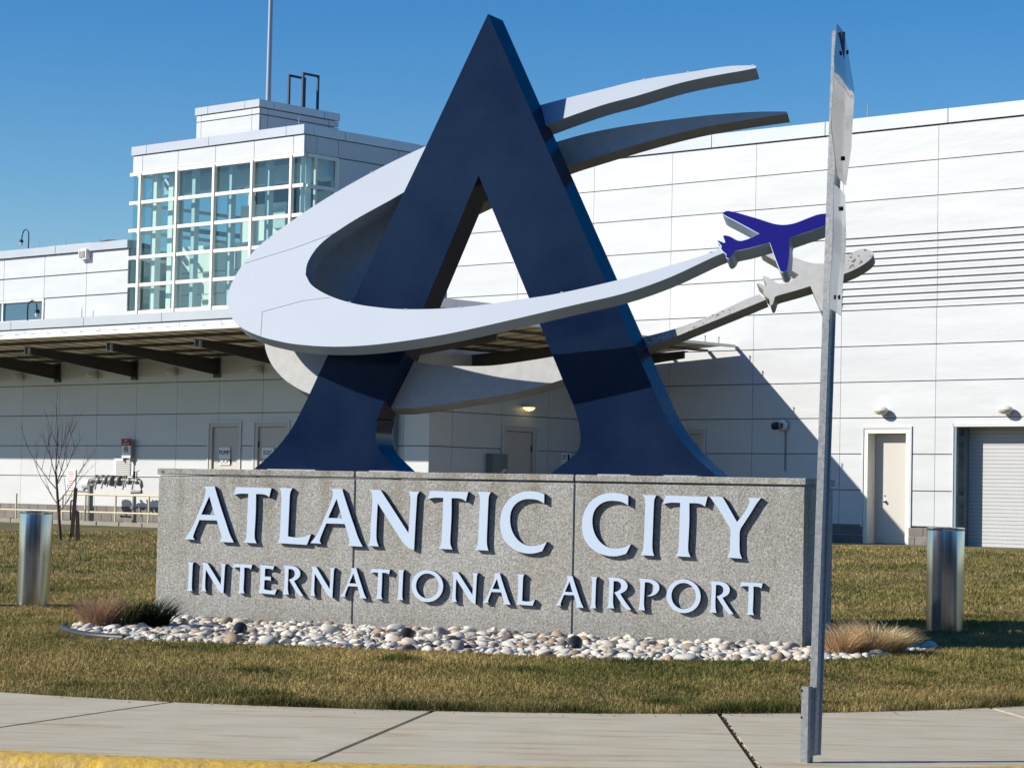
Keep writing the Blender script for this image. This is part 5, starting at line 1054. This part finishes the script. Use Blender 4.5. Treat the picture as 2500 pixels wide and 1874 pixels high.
# ================================================================== BOLLARDS, SAPLING, STAKES
def bollard(label, x, y, r, h, lean):
    z = gz(x, y)-.05; s = thing('steel_bollard', label, 'bollard', FW, (x, y, z), 'round stainless steel bollards on the lawn')
    mb = MB(); mb.lathe((x, y, z), (0, 0, 1), [(0, r*1.01), (.3, r*1.0), (h*.6, r*.995), (h+.045, r), (h+.05, r*.995)], 48); mb.obj('tube', M['silver'], s, 40)
    mb = MB(); mb.lathe((x, y, z+h+.05), (0, 0, 1), [(-.03, r*.99), (0, r*1.015), (.008, r*1.01), (.012, r*.9), (.012, 0)], 48); mb.obj('cap', M['silver'], s, 30)
    s.rotation_euler[1] = lean; return s
bollard('round polished steel bollard left of the plinth', -4.62, 23.0, .158, .93, .012)
bollard('round dark-reflecting steel bollard right of the post', 3.98, 21.5, .170, .94, 0)
def tree():
    x, y = -8.35, 44.0; z = gz(x, y); s = thing('sapling', 'bare young tree with thin upright twigs on the left lawn', 'tree', FW, (x, y, z)); rng = random.Random(5)
    mb = MB(); mb.tube([(x, y, z-.05), (x-.05, y, z+.5), (x-.09, y, z+.9), (x-.13, y, z+1.3)], [.036, .028, .024, .017], 8); mb.obj('trunk', M['bark'], s, 60)
    tw_ = MB()
    def br(p, d, L_, r, depth):
        pts = [p]; q = Vector(p); d = Vector(d).normalized()
        for i in range(5): d = (d+Vector((rng.uniform(-.12, .12), rng.uniform(-.12, .12), .10))).normalized(); q = q+d*L_/5; pts.append(tuple(q))
        tw_.tube(pts, [r*.75*(1-.8*i/5) for i in range(6)], 5)
        if depth:
            for k in range(3 if depth > 1 else 2):
                b_ = pts[rng.randint(1, 4)]; a = rng.uniform(0, 6.28); br(b_, (d.x+math.cos(a)*.6, d.y+math.sin(a)*.6, d.z+.1), L_*rng.uniform(.4, .65), r*.55, depth-1)
    trunk = [(x-.02, y, z+.62), (x-.07, y, z+.72), (x-.09, y, z+.95), (x-.1, y, z+1.05), (x-.12, y, z+1.2), (x-.13, y, z+1.3), (x-.04, y, z+.55)]
    for p, ax_ in zip(trunk, [-1.1, .9, -.9, .55, -.5, .05, 1.0]): br(p, (ax_, rng.uniform(-.7, .7), 1.0), rng.uniform(.85, 1.25), .014, 2)
    br((x-.13, y, z+1.3), (0, 0, 1), 1.2, .018, 2); br((x-.1, y, z+1.1), (.25, .2, 1), 1.2, .015, 2)
    tw_.obj('twigs', M['bark'], s)
tree()
def stake(label, x, y, h, lean):
    z = gz(x, y); mb = MB(); mb.add([(x-.035, y-.035, z-.1), (x+.035, y-.035, z-.1), (x+.035, y+.035, z-.1), (x-.035, y+.035, z-.1), (x-.03+lean, y-.03, z+h), (x+.03+lean, y-.03, z+h-.03), (x+.03+lean, y+.03, z+h-.03), (x-.03+lean, y+.03, z+h)],
           [(0, 3, 2, 1), (4, 5, 6, 7), (0, 1, 5, 4), (1, 2, 6, 5), (2, 3, 7, 6), (3, 0, 4, 7)]); o = mb.obj('tree_stake', M['wood'], None, None, FW, (x, y, z)); tag(o, label, 'stake', 'wooden stakes round the sapling')
stake('dark wooden stake right of the bare sapling', -8.08, 44.3, .58, -.03)
stake('dark wooden stake behind the bare sapling trunk, left of the notice', -8.45, 45.6, 1.0, .06)
stake('dark wooden stake just right of the left steel bollard', -8.98, 45.5, .40, .06)

# ================================================================== ROAD SIGN ON POST (near right)
PX, PY = 1.50, 11.60
pst = thing('traffic_sign', 'tall galvanised post with two sign plates seen nearly edge on', 'road sign', FW, (PX, PY, 0))
def channel(mb, x, y, z0, z1, w, d, t, lean=(0, 0), face=-1):
    """C section: web to the left-front, lips to the right"""
    prof = [(0, 0), (w, -w*.12), (w, d*.0+t-w*.12), (t, t), (t, d-t), (w, d-t), (w, d), (0, d)]
    vs = []
    for z in (z0, z1):
        for (a, c) in prof: vs.append((x+a+lean[0]*(z-z0), y+c+lean[1]*(z-z0), z))
    n = len(prof); mb.add(vs, [tuple(range(n))[::-1], tuple(n+i for i in range(n))]+[(i, (i+1) % n, n+(i+1) % n, n+i) for i in range(n)])
mb = MB(); z0, z1 = .035, 3.60; lean = (.0195, 0)
RA = R(20); rot2 = lambda p: (p[0]*math.cos(RA)+p[1]*math.sin(RA), -p[0]*math.sin(RA)+p[1]*math.cos(RA))
def prismz(mb, prof, x, y, z0, z1, lx):
    prof = [rot2(p) for p in prof]
    n = len(prof); vs = [(x+a, y+c, z0) for a, c in prof]+[(x+a+lx*(z1-z0), y+c, z1) for a, c in prof]
    mb.add(vs, [tuple(range(n))[::-1], tuple(n+i for i in range(n))]+[(i, (i+1) % n, n+(i+1) % n, n+i) for i in range(n)])
hat = [(0, 0), (.034, 0), (.037, .004), (.047, .036), (.058, .036), (.058, .040), (.044, .040), (.033, .005), (.004, .005), (.004, .05), (0, .05)]
prismz(mb, hat, PX-.020, PY-.030, z0, z1, lean[0]); mb.obj('post', M['galv'], pst)
st_ = MB(); prismz(st_, [(0, 0), (.034, 0), (.037, .004), (.045, .03), (.056, .03), (.056, .034), (.042, .034), (.033, .005), (.004, .005), (.004, .04), (0, .04)], PX-.058, PY-.055, -.02, .37, .004); st_.obj('stub_post', M['galv'], pst)
for z in [.22, .35]: q = MB(); q.lathe((PX-.052, PY-.05, z), (-1, 0, 0), [(0, .009), (.006, .009), (.0061, 0)], 6); q.obj('bolt', M['dark'], pst)
# sign plates: planes that run nearly along the view, slightly bent about a vertical line
pd = Vector((.285, .949, 0)).normalized(); pn = Vector((pd.y, -pd.x, 0))
def bent(name, outline, zc, xc, bend, m, t=.003, border=None):
    """outline in (a along pd, z); bend pushes the far half along the normal"""
    N_ = 14; a0 = min(p[0] for p in outline); a1 = max(p[0] for p in outline); mb = MB(); cols = []
    def yrange(a):
        zs = []
        for i in range(len(outline)):
            (x1, z1_), (x2, z2_) = outline[i], outline[(i+1) % len(outline)]
            if (x1-a)*(x2-a) <= 0 and x1 != x2: zs.append(z1_+(z2_-z1_)*(a-x1)/(x2-x1))
            elif x1 == x2 == a: zs += [z1_, z2_]
        return min(zs), max(zs)
    vs = []; ks = 9
    for i in range(N_+1):
        a = a0+(a1-a0)*i/N_; lo, hi = yrange(min(max(a, a0+1e-5), a1-1e-5))
        for k in range(ks+1):
            z = lo+(hi-lo)*k/ks; off = bend(a, z); p = Vector((xc, PY+.0, zc))+pd*a+pn*off+Vector((lean[0]*(zc+z), 0, z)); vs.append(tuple(p))
    fr = [(i*(ks+1)+k, (i+1)*(ks+1)+k, (i+1)*(ks+1)+k+1, i*(ks+1)+k+1) for i in range(N_) for k in range(ks)]
    n = len(vs); bk = [tuple(Vector(v)-pn*t) for v in vs]; mb.add(vs, fr, 0); mb.add(bk, [f[::-1] for f in fr], 1)
    ring = [i*(ks+1) for i in range(N_+1)]+[N_*(ks+1)+k for k in range(1, ks+1)]+[i*(ks+1)+ks for i in range(N_-1, -1, -1)]+[k for k in range(ks-1, 0, -1)]
    m_ = len(ring); mb.add([vs[i] for i in ring]+[bk[i] for i in ring], [(i, (i+1) % m_, m_+(i+1) % m_, m_+i) for i in range(m_)], 1)
    return mb.obj(name, [m, M['alum']], pst, 50)
h = .381; k_ = h*math.tan(math.pi/8)
octo = [(-h, -k_), (-k_, -h), (k_, -h), (h, -k_), (h, k_), (k_, h), (-k_, h), (-h, k_)]
bent('octagon_plate', octo, 3.235, PX+.060, lambda a, z: -.045*max(0, a)+.003*math.sin(z*9)-.11*max(0, z-.12), M['red'])
rc = .2286; rch = .305
rect = [(-rc, -rch), (rc, -rch), (rc, rch), (-rc, rch)]
bent('rectangular_plate', rect, 2.51, PX+.058, lambda a, z: -.05*max(0, a)+.006*math.sin(z*11+1), M['white_sheet'])
for zc in (3.50, 2.97, 2.72, 2.28):
    q = MB(); xx = PX+.062+lean[0]*zc; q.lathe((xx, PY-.0, zc), tuple(pn), [(-.004, .011), (.006, .011), (.007, 0)], 8); q.obj('sign_bolt', M['dark'], pst)
# weeds and crumbs in the open sidewalk joint
jn = MB(); rg = random.Random(3)
for k in range(160):
    t = rg.random(); x = 1.21+(1.28-1.21)*t+rg.uniform(-.012, .012); y = yf(1.21)+(yb(1.28)-yf(1.21))*t; s_ = rg.uniform(.003, .009); z = -.012+rg.uniform(0, .012)
    jn.add([(x-s_, y-s_, z), (x+s_, y-s_, z), (x, y+s_, z), (x, y, z+s_*1.5)], [(0, 1, 3), (1, 2, 3), (2, 0, 3), (0, 2, 1)])
o = jn.obj('joint_crumbs', M['soil'], walk); o['kind'] = 'stuff'

# ------------------------------------------------------------------ finish
sc.render.film_transparent = False
